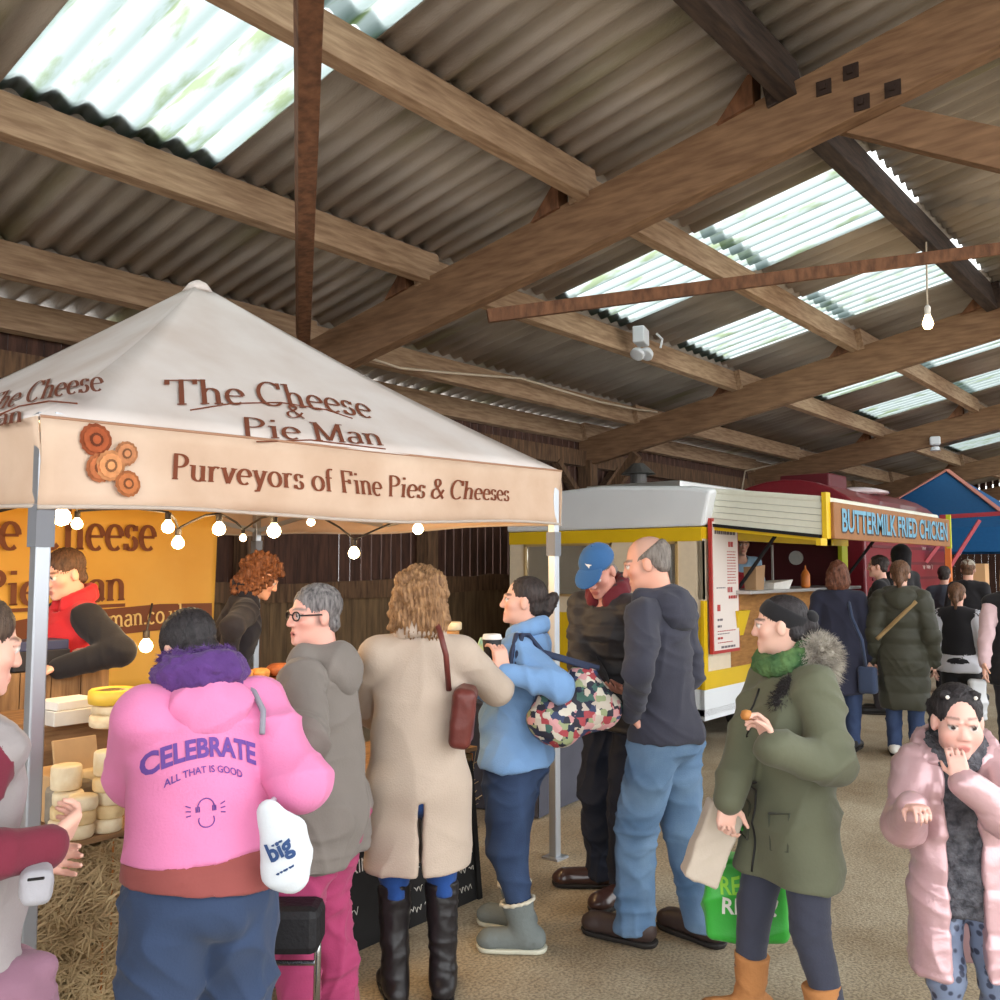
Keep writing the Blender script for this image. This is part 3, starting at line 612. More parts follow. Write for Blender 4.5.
# wheeled frame between the two women
chrome = mat('chrome', s(196, 198, 202), .2, metal=1)
fr = thing('walking_frame', 'black bagged chrome walking frame between the blue and the pink trousers', 'walking frame', P(290, 900, 3.2).xy.to_3d())
b0 = P(292, 925, 3.1)
MB().box(b0, (.15, .2, .15), .7).build('bag', srgb_mat('black_nylon', (28, 27, 30), rough=.6, bump=.2), fr, bevel=.03)
for dx in (-.085, .085):
    a = b0+RH*dx; MB().tube([a+UZ*.02, a-UZ*.1, Vector((a.x, a.y, .05))-FH*.02], .012, 10).build('tube_leg', chrome, fr, smooth=True)
    MB().lathe((0, 0, 0), [(.02, -.012), (.05, -.012), (.05, .012), (.02, .012)], 20, Matrix.Rotation(math.pi/2, 3, 'X')).build('wheel', black, None).location = (a.x, a.y, .05)
for o in [o for o in C.objects if o.name.startswith('wheel') and o.parent is None]: o.parent = fr; o.matrix_parent_inverse = parent_inv(fr)
MB().tube([b0+RH*-.085-UZ*.12, b0+RH*.085-UZ*.12], .009, 8).build('cross_tube', chrome, fr)
# ---------------------------------------------------------------- grey-skirted table beyond the gazebo leg
gt = thing('skirted_table', 'low table under a dark grey cloth between the gazebo leg and the white van', 'table', (5.9, 4.05, 0))
a0, a1 = G(539, 820), G(592, 796); dirt = (a1-a0).normalized(); nt = Vector((-dirt.y, dirt.x, 0)); a1 = a0+dirt*2.2
gcl = srgb_mat('charcoal_cloth', (78, 78, 88), rough=.9, noise=.15, nscale=6)
b = MB(); H_ = .7
def skirt(x, y):
    ring = [a0, a1, a1+nt*.6, a0+nt*.6]; k = min(int(x*4), 3); q = ring[k].lerp(ring[(k+1) % 4], x*4-k); return Vector((q.x, q.y, .01+y*H_))+nt*(.012*math.sin(40*x)*(1-y))
b.grid(skirt, 80, 4); b.build('skirt', gcl, gt, smooth=False)
MB().hexa([Vector((q.x, q.y, z)) for z in (H_, H_+.02) for q in (a0, a1, a1+nt*.6, a0+nt*.6)]).build('top', gcl, gt)
# ---------------------------------------------------------------- white and yellow catering van
U0, U1, V0, V1 = 7.73, 11.6, 3.97, 6.25
white = mat('van_white', s(230, 234, 238), .45, noise=.04, nscale=3); yellow = mat('van_yellow', s(222, 184, 24), .45, noise=.08, nscale=4)
offw = mat('van_cream', s(222, 206, 180), .6, noise=.06); tan = timber('plywood', s(172, 122, 66), s(140, 96, 50), (2, 2, 9))
glass = mat('glass', (1, 1, 1), .05, trans=1, spec=.5); dark = srgb_mat('van_dark', (28, 26, 28), rough=.8); steel = mat('steel', s(190, 190, 188), .3, metal=.8)
red = srgb_mat('sign_red', (176, 52, 48), rough=.5)
van = thing('catering_van', 'white and yellow catering van with serving hatch beside the cheese stall', 'van', ((U0+U1)/2, (V0+V1)/2, 0))
def vbox(name, a, b_, m, par=van, bevel=0): return MB().span(a, b_).build(name, m, par, bevel=bevel)
# end facing the stall, around two windows: columns (v) and rows (z)
WZ0, WZ1 = 1.36, 1.90
vbox('end_skirt', (U0, V0, .26), (U0+.05, V1, .54), white); vbox('end_panel', (U0, V0, .54), (U0+.05, V1, 1.2), yellow); vbox('sill_panel', (U0, V0, 1.2), (U0+.05, V1, WZ0), offw)
for a, c in ((V0, 4.22), (4.6, 4.95), (6.05, V1)): vbox('window_post', (U0, a, WZ0), (U0+.05, c, WZ1), offw)
vbox('end_band', (U0-.01, V0, WZ1), (U0+.05, V1, 2.03), yellow)
for a, c in ((4.22, 4.6), (4.95, 6.05)):
    f = MB(); t = .025
    for q in (((U0-.015, a, WZ0), (U0+.03, a+t, WZ1)), ((U0-.015, c-t, WZ0), (U0+.03, c, WZ1)), ((U0-.015, a, WZ0), (U0+.03, c, WZ0+t)), ((U0-.015, a, WZ1-t), (U0+.03, c, WZ1))): f.span(*q)
    fo = f.build('window_frame', mat('brass_frame', s(190, 160, 110), .4, metal=.4), van); MB().span((U0+.02, a+t, WZ0+t), (U0+.026, c-t, WZ1-t)).build('pane', glass, fo)
# serving side
vbox('side_skirt', (U0, V0, .26), (U1, V0+.05, .54), white); vbox('side_sill', (U0, V0-.01, .54), (U1, V0+.05, .70), yellow)
vbox('side_panel', (U0, V0, .70), (8.28, V0+.05, 1.95), offw); vbox('corner_strip', (U0-.012, V0-.012, .54), (U0+.06, V0+.02, 1.35), yellow)
vbox('front_panel', (8.28, V0, .70), (11.4, V0+.05, 1.40), tan); vbox('end_post', (11.4, V0, .70), (U1, V0+.05, 1.95), mat('lime_yellow', s(190, 196, 40), .5))
vbox('counter', (8.28, V0-.22, 1.40), (11.4, V0+.35, 1.435), steel, bevel=.005); vbox('side_band', (U0, V0-.012, 1.92), (U1, V0+.05, 2.03), yellow)
vbox('back_panel', (U0, V1-.05, .26), (U1, V1, 2.03), offw); vbox('far_end', (U1-.05, V0, .26), (U1, V1, 2.03), mat('maroon_panel', s(92, 36, 40), .5)); vbox('van_floor', (U0, V0, .3), (U1, V1, .36), dark)
for x in (9.0, 9.9, 10.8): 
    pass
b = MB()  # rounded roof
prof = [(V0-.02, 2.03), (V0-.06, 2.2), (V0-.1, 2.36), (V0+.1, 2.40), ((V0+V1)/2, 2.46), (V1-.3, 2.42), (V1-.06, 2.30), (V1+.03, 2.16), (V1+.03, 2.03)]
n = len(prof); b.add([(U0-.02, v, z) for v, z in prof]+[(U0+.1, v, z+.02) for v, z in prof]+[(U1, v, z+.02) for v, z in prof], [(i, i+1, n+i+1, n+i) for i in range(n-1)]+[(n+i, n+i+1, 2*n+i+1, 2*n+i) for i in range(n-1)]+[tuple(range(n))[::-1], tuple(range(2*n, 3*n)), (0, n, 2*n, 3*n-1, 2*n-1, n-1)])
b.build('roof', white, van, bevel=.03)
vbox('roof_hatch', (7.95, 4.3, 2.42), (9.4, 5.4, 2.5), steel, bevel=.01); vbox('roof_hatch', (9.7, 4.6, 2.44), (10.8, 5.5, 2.52), white, bevel=.01)
cw = MB().lathe((8.75, 5.25, 2.5), [(.09, 0), (.09, .18), (.19, .18), (.06, .3), (.02, .3)], 16).build('chimney_cowl', mat('cowl_grey', s(84, 82, 80), .5, metal=.5), van)
for u in (8.9, 10.6):
    for v in (V0+.15, V1-.15):
        MB().lathe((u, v, .3), [(.12, -.09), (.29, -.09), (.3, 0), (.29, .09), (.12, .09)], 28, Matrix.Rotation(math.pi/2, 3, 'X')).build('wheel', black, van)
MB().bar((U0, 5.1, .4), (U0-.9, 5.1, .42), .08, .08).build('tow_bar', dark, van)
# inside: back shelf, fittings
vbox('back_counter', (U0+.3, V1-.6, .36), (U1-.2, V1-.06, 1.3), steel); vbox('sink_unit', (U0+.08, V0+.5, .36), (U0+.55, V1-.1, 1.3), steel)
tp = MB().tube([(U0+.3, 5.3, 1.3), (U0+.3, 5.3, 1.6), (U0+.3, 5.22, 1.66), (U0+.3, 5.14, 1.6)], .014, 8).build('tap', chrome, van, smooth=True)
MB().span((9.6, V0+.12, 1.435), (9.62, V0+.14, 1.9)).build('rail_post', steel, van)
for k in range(14): MB().tube([(9.0+.16*k, V1-.09, 1.45), (9.0+.16*k, V1-.09, 1.9)], .006, 5).build('rack_rod', steel, van)
# raised hatch with ribbed cheek and the sign along its outer edge
flap = srgb_mat('flap_white', (222, 222, 206), rough=.5, noise=.05); VO = 2.9
fz0, fz1 = 2.40, 2.27
b = MB().hexa([(U0+.12, VO, fz1-.06), (U1, VO, fz1-.06), (U1, V0, fz0-.06), (U0+.12, V0, fz0-.06), (U0+.12, VO, fz1), (U1, VO, fz1), (U1, V0, fz0), (U0+.12, V0, fz0)])
b.build('hatch_flap', flap, van, bevel=.02)
for u in (U0+.12, U1-.02):
    b = MB(); K = 5
    for k in range(K):
        f0, f1 = k/K, (k+1)/K-.012
        za = lambda f: 2.06+(fz0-.05-2.06)*f; zc = lambda f: 1.93+(fz1-.05-1.93)*f
        b.hexa([(u, V0-.02, za(f0)), (u, VO, zc(f0)), (u+.025+.012, VO, zc(f0)), (u+.037, V0-.02, za(f0)), (u+.006, V0-.02, za(f1)), (u+.006, VO, zc(f1)), (u+.03, VO, zc(f1)), (u+.03, V0-.02, za(f1))])
    b.build('flap_cheek', flap, van)
MB().bar((U0+.1, V0-.02, 2.05), (U0+.1, VO, 1.92), .03, .03).build('flap_edge', dark, van); MB().bar((U0+.14, V0-.02, 2.02), (U0+.14, VO, 1.895), .05, .03).build('flap_trim', yellow, van)
for u in (8.45, 11.3): MB().tube([(u, V0-.01, 1.45), (u, V0-.45, 2.02)], .018, 8).build('gas_strut', dark, van)
vbox('flap_corner', (U0+.1, VO-.05, 1.84), (U0+.2, VO-.01, 2.30), yellow); vbox('flap_corner_foot', (U0-.05, VO-.05, 1.84), (U0+.2, VO-.01, 1.9), yellow)
sg = thing('fascia_sign', 'brown fascia sign with blue capitals along the raised van hatch', 'sign', (9.7, VO-.06, 1.9))
MB().span((U0+.2, VO-.08, 1.9), (U1+.15, VO-.045, 2.22)).build('board', mat('sign_brown', s(152, 102, 58), .6, noise=.12), sg, bevel=.008)
MB().span((U1+.15, VO-.085, 1.88), (U1+.2, VO-.04, 2.28)).build('end_strip', mat('lime_yellow', s(190, 196, 40), .5), sg)
def vtext(txt, u0, u1, z, h, v, m, par, bold=.03, nm='lettering'):
    return letters(nm, block2d(txt, bold), lambda t, y: Vector((u0+(u1-u0)*t, v, z+y*h)), m, par)
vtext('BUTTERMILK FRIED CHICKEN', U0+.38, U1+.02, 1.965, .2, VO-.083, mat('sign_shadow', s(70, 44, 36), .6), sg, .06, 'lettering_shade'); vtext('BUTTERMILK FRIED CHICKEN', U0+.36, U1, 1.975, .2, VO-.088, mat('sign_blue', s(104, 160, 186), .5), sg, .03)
# menu board on the corner of the van
mn = thing('menu_board', 'tall white menu board with red border on the corner of the van', 'menu board', (8.05, V0-.06, .9))
MB().span((7.79, V0-.06, .86), (8.36, V0-.03, 2.11)).build('border', red, mn); MB().span((7.815, V0-.066, .89), (8.335, V0-.055, 2.08)).build('panel', srgb_mat('menu_white', (226, 214, 206), rough=.6), mn)
greyt = srgb_mat('menu_grey', (110, 100, 104), rough=.7)
def menu_rows(name, m, rows):  # print too small to read: short broken lines
    b = MB(); r = random.Random(4)
    for z, h, x0_, x1_ in rows:
        x = x0_
        while x < x1_-.01: wd = min(r.uniform(.02, .06), x1_-x); b.span((x, V0-.0695, z), (x+wd, V0-.0675, z+h)); x += wd+.012
    b.build(name, m, mn)
menu_rows('heading_print', greyt, [(1.965, .07, 7.85, 8.3)])
menu_rows('red_print', red, [(1.80-.027*k, .008, 8.1, 8.28) for k in range(12)]+[(1.85, .05, 8.13, 8.24), (1.42, .05, 8.1, 8.2), (1.36, .03, 8.12, 8.29), (1.25, .06, 7.88, 7.96), (1.06, .008, 7.88, 8.26), (.99, .02, 7.88, 7.98), (.955, .008, 7.88, 8.2)])
menu_rows('grey_print', greyt, [(1.46, .01, 7.87, 8.05), (1.16, .02, 7.88, 7.99), (1.1, .02, 7.88, 7.96), (1.035, .008, 7.88, 8.12), (.905, .02, 7.95, 8.25)])
# things on the van counter
def bottle(u, v, m, lab):
    t = thing('sauce_bottle', lab, 'bottle', (u, v, 1.435)); MB().lathe((u, v, 1.435), [(.045, 0), (.05, .02), (.05, .14), (.03, .18), (.012, .2)], 14).build('body', m, t, smooth=True); MB().lathe((u, v, 1.632), [(.014, 0), (.004, .05)], 10).build('nozzle', m, t)
bottle(10.0, V0-.08, srgb_mat('sauce_orange', (196, 110, 40), rough=.4), 'orange sauce bottle standing on the van counter')
bottle(10.95, V0-.1, srgb_mat('tub_white', (226, 220, 206), rough=.5), 'white sauce bottle on the far end of the van counter'); bottle(11.2, V0-.1, srgb_mat('tub_white', (226, 220, 206)), 'second white sauce bottle at the very end of the van counter')
bag_k = srgb_mat('kraft_bag', (176, 140, 104), rough=.85)
tag(MB().hexa([(8.62, V0-.12, 1.435), (8.8, V0-.12, 1.435), (8.8, V0, 1.435), (8.62, V0, 1.435), (8.6, V0-.13, 1.66), (8.82, V0-.13, 1.68), (8.82, V0-.02, 1.67), (8.6, V0, 1.66)]).build('paper_bag', bag_k), 'brown paper food bag on the van counter by the attendant', 'paper bag')
tag(MB().hexa([(8.95, V0-.16, 1.435), (9.35, V0-.16, 1.435), (9.35, V0+.05, 1.435), (8.95, V0+.05, 1.435), (8.92, V0-.18, 1.5), (9.4, V0-.18, 1.53), (9.36, V0+.06, 1.52), (8.94, V0+.06, 1.5)]).build('napkin_tray', paper), 'white tray of napkins on the van counter', 'tray')
tag(MB().hexa([(8.3, V0-.05, 1.0), (8.46, V0-.05, 1.0), (8.46, V0-.004, 1.0), (8.3, V0-.004, 1.0), (8.26, V0-.1, 1.24), (8.52, V0-.1, 1.24), (8.52, V0-.004, 1.24), (8.26, V0-.004, 1.24)]).build('leaflet_holder', yellow), 'yellow leaflet holder on the plywood front of the van', 'leaflet holder')
ck = thing('wall_clock', 'small white round dial on the maroon wall inside the van', 'clock', (11.52, 4.5, 1.75)); MB().lathe((11.54, 4.6, 1.78), [(.09, 0), (.09, .03), (.005, .03)], 20, Matrix.Rotation(-math.pi/2, 3, 'Y')).build('dial', paper, ck); 
# ---------------------------------------------------------------- maroon horsebox van
mar = mat('maroon_paint', s(132, 36, 46), .35, noise=.1, coat=.3); mar2 = mat('maroon_dark', s(96, 28, 36), .45)
rv = thing('horsebox_van', 'maroon rounded roof horsebox van beyond the white van', 'van', (14.2, 5.1, 0))
A0, A1, B0, B1 = 12.35, 16.3, 4.0, 6.2
prof = [(B0, .35), (B0, 2.2)]+[((B0+B1)/2-(B1-B0)/2*math.cos(a), 2.2+.68*math.sin(a)) for a in [math.pi*i/14 for i in range(1, 14)]]+[(B1, 2.2), (B1, .35)]
n = len(prof); MB().add([(A0, v, z) for v, z in prof]+[(A1, v, z) for v, z in prof], [(i, (i+1) % n, n+(i+1) % n, n+i) for i in range(n)]+[tuple(range(n))[::-1], tuple(range(n, 2*n))]).build('body', mar, rv, bevel=.03)
for k in range(7): MB().span((A0+.25, B0-.015, .6+.22*k), (A1-.1, B0+.01, .64+.22*k)).build('side_rib', mar2, rv)
MB().lathe((13.9, 4.65, 2.74), [(.5, 0), (.5, .03), (.3, .09), (.02, .12)], 20).build('roof_light', mat('roof_light', s(214, 196, 200), .2, coat=1), rv, smooth=True).scale = (1, 1, 1)
MB().span((12.5, 4.5, 2.72), (13.2, 5.2, 2.95)).build('roof_vent', mar2, rv, bevel=.02)
for u in (13.2, 15.6): MB().lathe((u, B0+.1, .34), [(.12, -.1), (.33, -.1), (.34, 0), (.33, .1), (.12, .1)], 24, Matrix.Rotation(math.pi/2, 3, 'X')).build('wheel', black, rv)
for z_, w_ in ((1.9, .25), (1.62, .6)): scribble(lambda a_, b_, z_=z_: Vector((14.9+a_, B0-.02, z_+b_)), w_, .1, int(z_*10)).build('painted_scribble', chalk, rv)
# ---------------------------------------------------------------- blue gazebo and red frame beyond
bluem = mat('blue_canvas', s(28, 98, 156), .7, noise=.1); bg_ = thing('market_gazebo', 'blue gazebo with white lettering at the far end of the barn', 'gazebo', (19.5, 4.2, 0))
q = [Vector((17.4, 3.1, 2.35)), Vector((20.4, 3.1, 2.35)), Vector((20.4, 6.0, 2.35)), Vector((17.4, 6.0, 2.35))]; pk = Vector((18.9, 4.55, 3.5)); b = MB()
for i in range(4): b.add([q[i], q[(i+1) % 4], pk], [(0, 1, 2)])
b.build('canopy', bluem, bg_, solid=.006)
stripe = srgb_mat('coral_stripe', (214, 140, 124), rough=.7)
for i in (0, 3): MB().bar(q[i]+UZ*.02, pk+UZ*.02, .1, .02).build('ridge_stripe', stripe, bg_)
for i in range(4):
    a, c = q[i], q[(i+1) % 4]; MB().add([a, c, c-UZ*.42, a-UZ*.42], [(0, 1, 2, 3)]).build('valance', bluem, bg_, solid=.006); MB().span((a.x-.03, a.y-.03, 0), (a.x+.03, a.y+.03, 2.35)).build('leg', alu, bg_)
vtext('s. en.uk', 17.9, 19.6, 2.06, .17, 3.09, srgb_mat('white_print', (232, 236, 240)), bg_, .01)
fm = srgb_mat('red_frame', (176, 66, 76), rough=.5); og = srgb_mat('orange_post', (226, 126, 60), rough=.5)
rf = thing('metal_frame', 'red metal canopy frame with an orange post in front of the blue gazebo', 'frame', (15.5, 2.9, 0))
p0 = P(940, 517, 13.9); p1 = P(1010, 513, 13.2); p2 = P(947, 517, 14.2)
MB().bar(p0, p1, .05, .06).build('top_bar', fm, rf); MB().span((p2.x-.04, p2.y-.04, 0), (p2.x+.04, p2.y+.04, p2.z)).build('post', og, rf); MB().bar(p2-UZ*.8, p2+RH*.5-UZ*.05, .035, .05).build('stay', fm, rf); MB().bar(p2-UZ*.7-RH*.35, p2-UZ*.25, .035, .05).build('stay', fm, rf)
ct = thing('stall_counter', 'wooden stall counter with a dark lettered front under the blue gazebo', 'counter', P(985, 600, 17).xy.to_3d())
c0 = P(990, 590, 16.8); MB().box((c0.x, c0.y, .55), (2.4, .5, 1.1), 0).build('front', dark, ct); MB().box((c0.x, c0.y, 1.13), (2.5, .6, .05), 0).build('top', tan, ct); MB().box((c0.x-.9, c0.y, 1.45), (.3, .3, .55), 0).build('lit_cabinet', mat('warm_panel', s(228, 180, 130), .6), ct)
scribble(lambda a_, b_: Vector((c0.x-.6+a_, c0.y-.256, .84+b_)), 1.4, .16, 5).build('chalk_scribble', chalk, ct)
# ---------------------------------------------------------------- hanging bulb, floodlights, litter
p = P(928, 324, 7.57)
hb = thing('pendant_bulb', 'single glowing bulb hanging on a long cord from the slim brace', 'pendant light', p+UZ*.7); 
top = P(926, 238, 7.57)
MB().lathe(p, [(.02, .075), (.03, .05), (.045, 0), (.03, -.035), (.004, -.045)], 16).build('bulb', glow, hb, smooth=True); MB().lathe(p, [(.024, .075), (.026, .14), (.012, .16)], 12).build('socket', paper, hb); MB().tube([p+UZ*.155, top], .007, 6).build('cord', cabm, hb); lamp(p-UZ*.1, 10)
p = P(641, 345, 9.3)
fl = thing('floodlight', 'white twin floodlight unit fixed to the roof timber above the white van', 'floodlight', p); wp = srgb_mat('white_plastic', (214, 218, 224), rough=.4)
MB().box(p+UZ*.09, (.24, .12, .17), .3).build('housing', wp, fl, bevel=.012); MB().tube([p+RH*.16+UZ*.12, p+RH*.22+UZ*.06, p+RH*.2-UZ*.03], .012).build('conduit', wp, fl)
for dx in (-.03, .06): MB().lathe(p+RH*dx-UZ*.08, [(.03, 0.05), (.07, 0), (.075, -.04), (.06, -.045)], 18, Matrix.Rotation(.7, 3, 'Y')).build('lamp_head', wp, fl, smooth=True)
p = P(935, 441, 15.2); f2 = thing('floodlight', 'small white floodlight on a far rafter above the maroon van', 'floodlight', p); MB().box(p, (.16, .16, .14), .3).build('housing', wp, f2, bevel=.02); MB().lathe(p-UZ*.1, [(.06, 0), (.08, -.06), (.01, -.07)], 14).build('lamp_head', wp, f2)
p = P(10, 372, 7.2); tb = thing('strip_light', 'lit white strip lamp on the back wall left of the gazebo', 'strip light', p); MB().box(p, (.5, .06, .06), 0).build('tube', mat('tube_glow', (1, 1, 1), emit=(.9, .96, 1), estr=3), tb); MB().box(p+UZ*.05, (.55, .08, .05), 0).build('housing', wp, tb)
g = G(958, 942); b = MB(); b.grid(lambda x, y: g+RH*((x-.5)*.12)+FH*((y-.5)*.05+.02*math.sin(5*x))+UZ*(.004+.012*abs(math.sin(4*x+2*y))), 8, 4); tag(b.build('paper_scrap', paper, solid=.001), 'white paper scrap lying on the concrete by the girl in pink', 'paper scrap')
# ---------------------------------------------------------------- people: smooth-blended distance fields turned into meshes
V = lambda *a: np.array(a, dtype=np.float32)
def nz(v): v = np.asarray(v, dtype=np.float32); return v/(np.linalg.norm(v)+1e-9)
def rotx(a): c, s_ = math.cos(a), math.sin(a); return np.array(((1, 0, 0), (0, c, -s_), (0, s_, c)), dtype=np.float32)
def roty(a): c, s_ = math.cos(a), math.sin(a); return np.array(((c, 0, s_), (0, 1, 0), (-s_, 0, c)), dtype=np.float32)
def rotz(a): c, s_ = math.cos(a), math.sin(a); return np.array(((c, -s_, 0), (s_, c, 0), (0, 0, 1)), dtype=np.float32)
class SDF:
    def __init__(self, h): self.h = h; self.p = []
    def cap(self, a, b, ra, rb, k=.03, sq=None, op=0):
        a, b = np.asarray(a, dtype=np.float32), np.asarray(b, dtype=np.float32)
        def f(x):
            d = x-a; ab = b-a
            if sq is not None:
                ax, fl = sq; d = d+np.multiply.outer(d @ ax, ax)*(1/fl-1); ab = ab+ax*(ab @ ax)*(1/fl-1)
            t = np.clip((d @ ab)/(ab @ ab+1e-9), 0, 1); r = ra+(rb-ra)*t
            return np.sqrt(((d-t[..., None]*ab)**2).sum(-1))-r
        m = max(ra, rb); g = m*(max(1, sq[1]) if sq else 1)
        self.p.append((f, np.minimum(a, b)-g, np.maximum(a, b)+g, k, op)); return self
    def ell(self, c, r, R=None, k=.02, op=0):
        c, r = np.asarray(c, dtype=np.float32), np.asarray(r, dtype=np.float32)
        def f(x):
            d = x-c
            if R is not None: d = d @ R
            k0 = np.sqrt(((d/r)**2).sum(-1)); k1 = np.sqrt(((d/r**2)**2).sum(-1))+1e-9
            return k0*(k0-1)/k1
        g = r.max() if R is not None else r
        self.p.append((f, c-g, c+g, k, op)); return self
    def box(self, c, hs, rd=.01, R=None, k=.01, op=0):
        c, hs = np.asarray(c, dtype=np.float32), np.asarray(hs, dtype=np.float32)-rd
        def f(x):
            d = x-c
            if R is not None: d = d @ R
            q = np.abs(d)-hs; return np.sqrt((np.maximum(q, 0)**2).sum(-1))+np.minimum(q.max(-1), 0)-rd
        g = np.linalg.norm(hs)+rd if R is not None else hs+rd
        self.p.append((f, c-g, c+g, k, op)); return self
    def cut(self, pt, n, k=.008):  # keep the side opposite to n
        pt, n = np.asarray(pt, dtype=np.float32), nz(n); self.p.append((lambda x: -((x-pt) @ n), None, None, k, 1)); return self
    def mesh(self):
        h = self.h; lo = np.min([q[1] for q in self.p if q[1] is not None and q[4] == 0], 0)-4*h; hi = np.max([q[2] for q in self.p if q[2] is not None and q[4] == 0], 0)+4*h
        n = np.ceil((hi-lo)/h).astype(int)+1; F = np.full(n, .12, dtype=np.float32)
        ax = [lo[i]+h*np.arange(n[i], dtype=np.float32) for i in range(3)]
        for f, a, b, k, op in self.p:
            if a is None: i0, i1 = np.zeros(3, int), n
            else:
                pad = max(k*1.2, 3*h); i0 = np.clip(np.floor((a-pad-lo)/h).astype(int), 0, n); i1 = np.clip(np.ceil((b+pad-lo)/h).astype(int)+1, 0, n)
                if (i1 <= i0).any(): continue
            sl = tuple(slice(i0[i], i1[i]) for i in range(3))
            x = np.stack(np.meshgrid(*[ax[i][sl[i]] for i in range(3)], indexing='ij'), -1); d = f(x); g = F[sl]
            if op == 0: hh = np.clip(.5+.5*(g-d)/k, 0, 1); F[sl] = g*(1-hh)+d*hh-k*hh*(1-hh)
            else: d = -d; hh = np.clip(.5-.5*(g-d)/k, 0, 1); F[sl] = g*(1-hh)+d*hh+k*hh*(1-hh)
        return nets(F, lo, h)
def nets(F, lo, h):
    S = F < 0; c = sum(S[i:S.shape[0]-1+i, j:S.shape[1]-1+j, k:S.shape[2]-1+k].astype(np.int8) for i in (0, 1) for j in (0, 1) for k in (0, 1))
    cells = np.argwhere((c > 0) & (c < 8)); idx = np.full(c.shape, -1, dtype=np.int32); idx[tuple(cells.T)] = np.arange(len(cells))
    co = np.array([(i, j, k) for i in (0, 1) for j in (0, 1) for k in (0, 1)]); fv = [F[tuple((cells+o).T)] for o in co]
    pos = np.zeros((len(cells), 3), np.float32); cnt = np.zeros(len(cells), np.float32)
    for a in range(8):
        for b in range(a+1, 8):
            if abs(co[a]-co[b]).sum() != 1: continue
            x = (fv[a] < 0) != (fv[b] < 0); t = np.where(x, fv[a]/np.where(x, fv[a]-fv[b], 1), 0)
            pos += np.where(x[:, None], co[a]+t[:, None]*(co[b]-co[a]), 0); cnt += x
    pos = lo+h*(cells+pos/np.maximum(cnt, 1)[:, None]); quads = []
    for ax in range(3):
        u, v = (ax+1) % 3, (ax+2) % 3; A = np.take(S, range(S.shape[ax]-1), ax); B = np.take(S, range(1, S.shape[ax]), ax)
        e = np.argwhere(A != B); e = e[(e[:, u] > 0) & (e[:, v] > 0) & (e[:, u] < S.shape[u]-1) & (e[:, v] < S.shape[v]-1)]
        du = np.zeros(3, int); du[u] = 1; dv = np.zeros(3, int); dv[v] = 1
        q = np.stack([idx[tuple((e-du-dv).T)], idx[tuple((e-dv).T)], idx[tuple(e.T)], idx[tuple((e-du).T)]], 1); ins = A[tuple(e.T)]
        quads.append(np.where(ins[:, None], q, q[:, ::-1]))
    return pos, np.concatenate(quads)
def normals(v, f):
    n = np.cross(v[f[:, 2]]-v[f[:, 0]], v[f[:, 3]]-v[f[:, 1]]); N = np.zeros_like(v)
    for i in range(4): np.add.at(N, f[:, i], n)
    return N/(np.linalg.norm(N, axis=1, keepdims=True)+1e-9)
def folds(v, amp, fr=26, seed=0, vert=.75):
    r = np.random.RandomState(seed); o = np.zeros(len(v), np.float32)
    for i in range(5):  # soft ridged creases that come and go over the cloth
        d = nz(r.normal(size=3)*(V(1-vert, 1-vert, 1) if vert >= 0 else V(1, 1, .12))+V(.35, 0, 0)*r.normal()); e = nz(r.normal(size=3)); g = nz(r.normal(size=3)); f = fr*(.7+.4*i)
        w = np.sin(f*.5*(v @ d)+1.9*np.sin(.45*f*(v @ e)+r.rand()*6)+r.rand()*6); m = np.clip(.35+np.sin(7*(v @ g)+2*np.sin(5*(v @ e))+r.rand()*6), 0, 1.3)
        o += m*((1-np.abs(w))**1.6-.3)/(1+.45*i)
    return (o*amp*2.1).astype(np.float32)
def rough_noise(v, amp, fr, seed=0):
    r = np.random.RandomState(seed); o = np.zeros(len(v), np.float32)
    for i in range(5):
        d = nz(r.normal(size=3)); e = nz(r.normal(size=3)); o += np.sin(fr*(1+.4*i)*(v @ d)+3*np.sin(fr*.7*(v @ e)+i))
    return o*amp/2.5
def to_obj(name, v, f, m, parent, colors=None):
    me = bpy.data.meshes.new(name); me.vertices.add(len(v)); me.vertices.foreach_set('co', v.astype(np.float32).ravel())
    me.loops.add(len(f)*4); me.loops.foreach_set('vertex_index', f.astype(np.int32).ravel()); me.polygons.add(len(f))
    me.polygons.foreach_set('loop_start', np.arange(0, len(f)*4, 4, dtype=np.int32)); me.polygons.foreach_set('loop_total', np.full(len(f), 4, np.int32)); me.update(calc_edges=True); me.validate(); me.shade_smooth()
    if colors is not None:
        a = me.color_attributes.new('skin_tone', 'FLOAT_COLOR', 'POINT'); a.data.foreach_set('color', np.concatenate([colors, np.ones((len(v), 1))], 1).astype(np.float32).ravel())
    me.materials.append(m); o = bpy.data.objects.new(name, me); C.objects.link(o)
    if parent is not None: o.parent = parent
    return o
def cloth(sd, name, m, parent, amp=.004, fr=26, seed=0, vert=.75, puff=None, rough=0, rfr=120):
    v, f = sd.mesh(); N = normals(v, f); d = folds(v, amp, fr, seed, vert) if amp else np.zeros(len(v), np.float32)
    if puff: d += puff[1]*(np.abs(np.sin(np.pi*v[:, 2]/puff[0]))**.5-.6)
    if rough: d += rough_noise(v, rough, rfr, seed)
    return to_obj(name, v+N*d[:, None], f, m, parent)
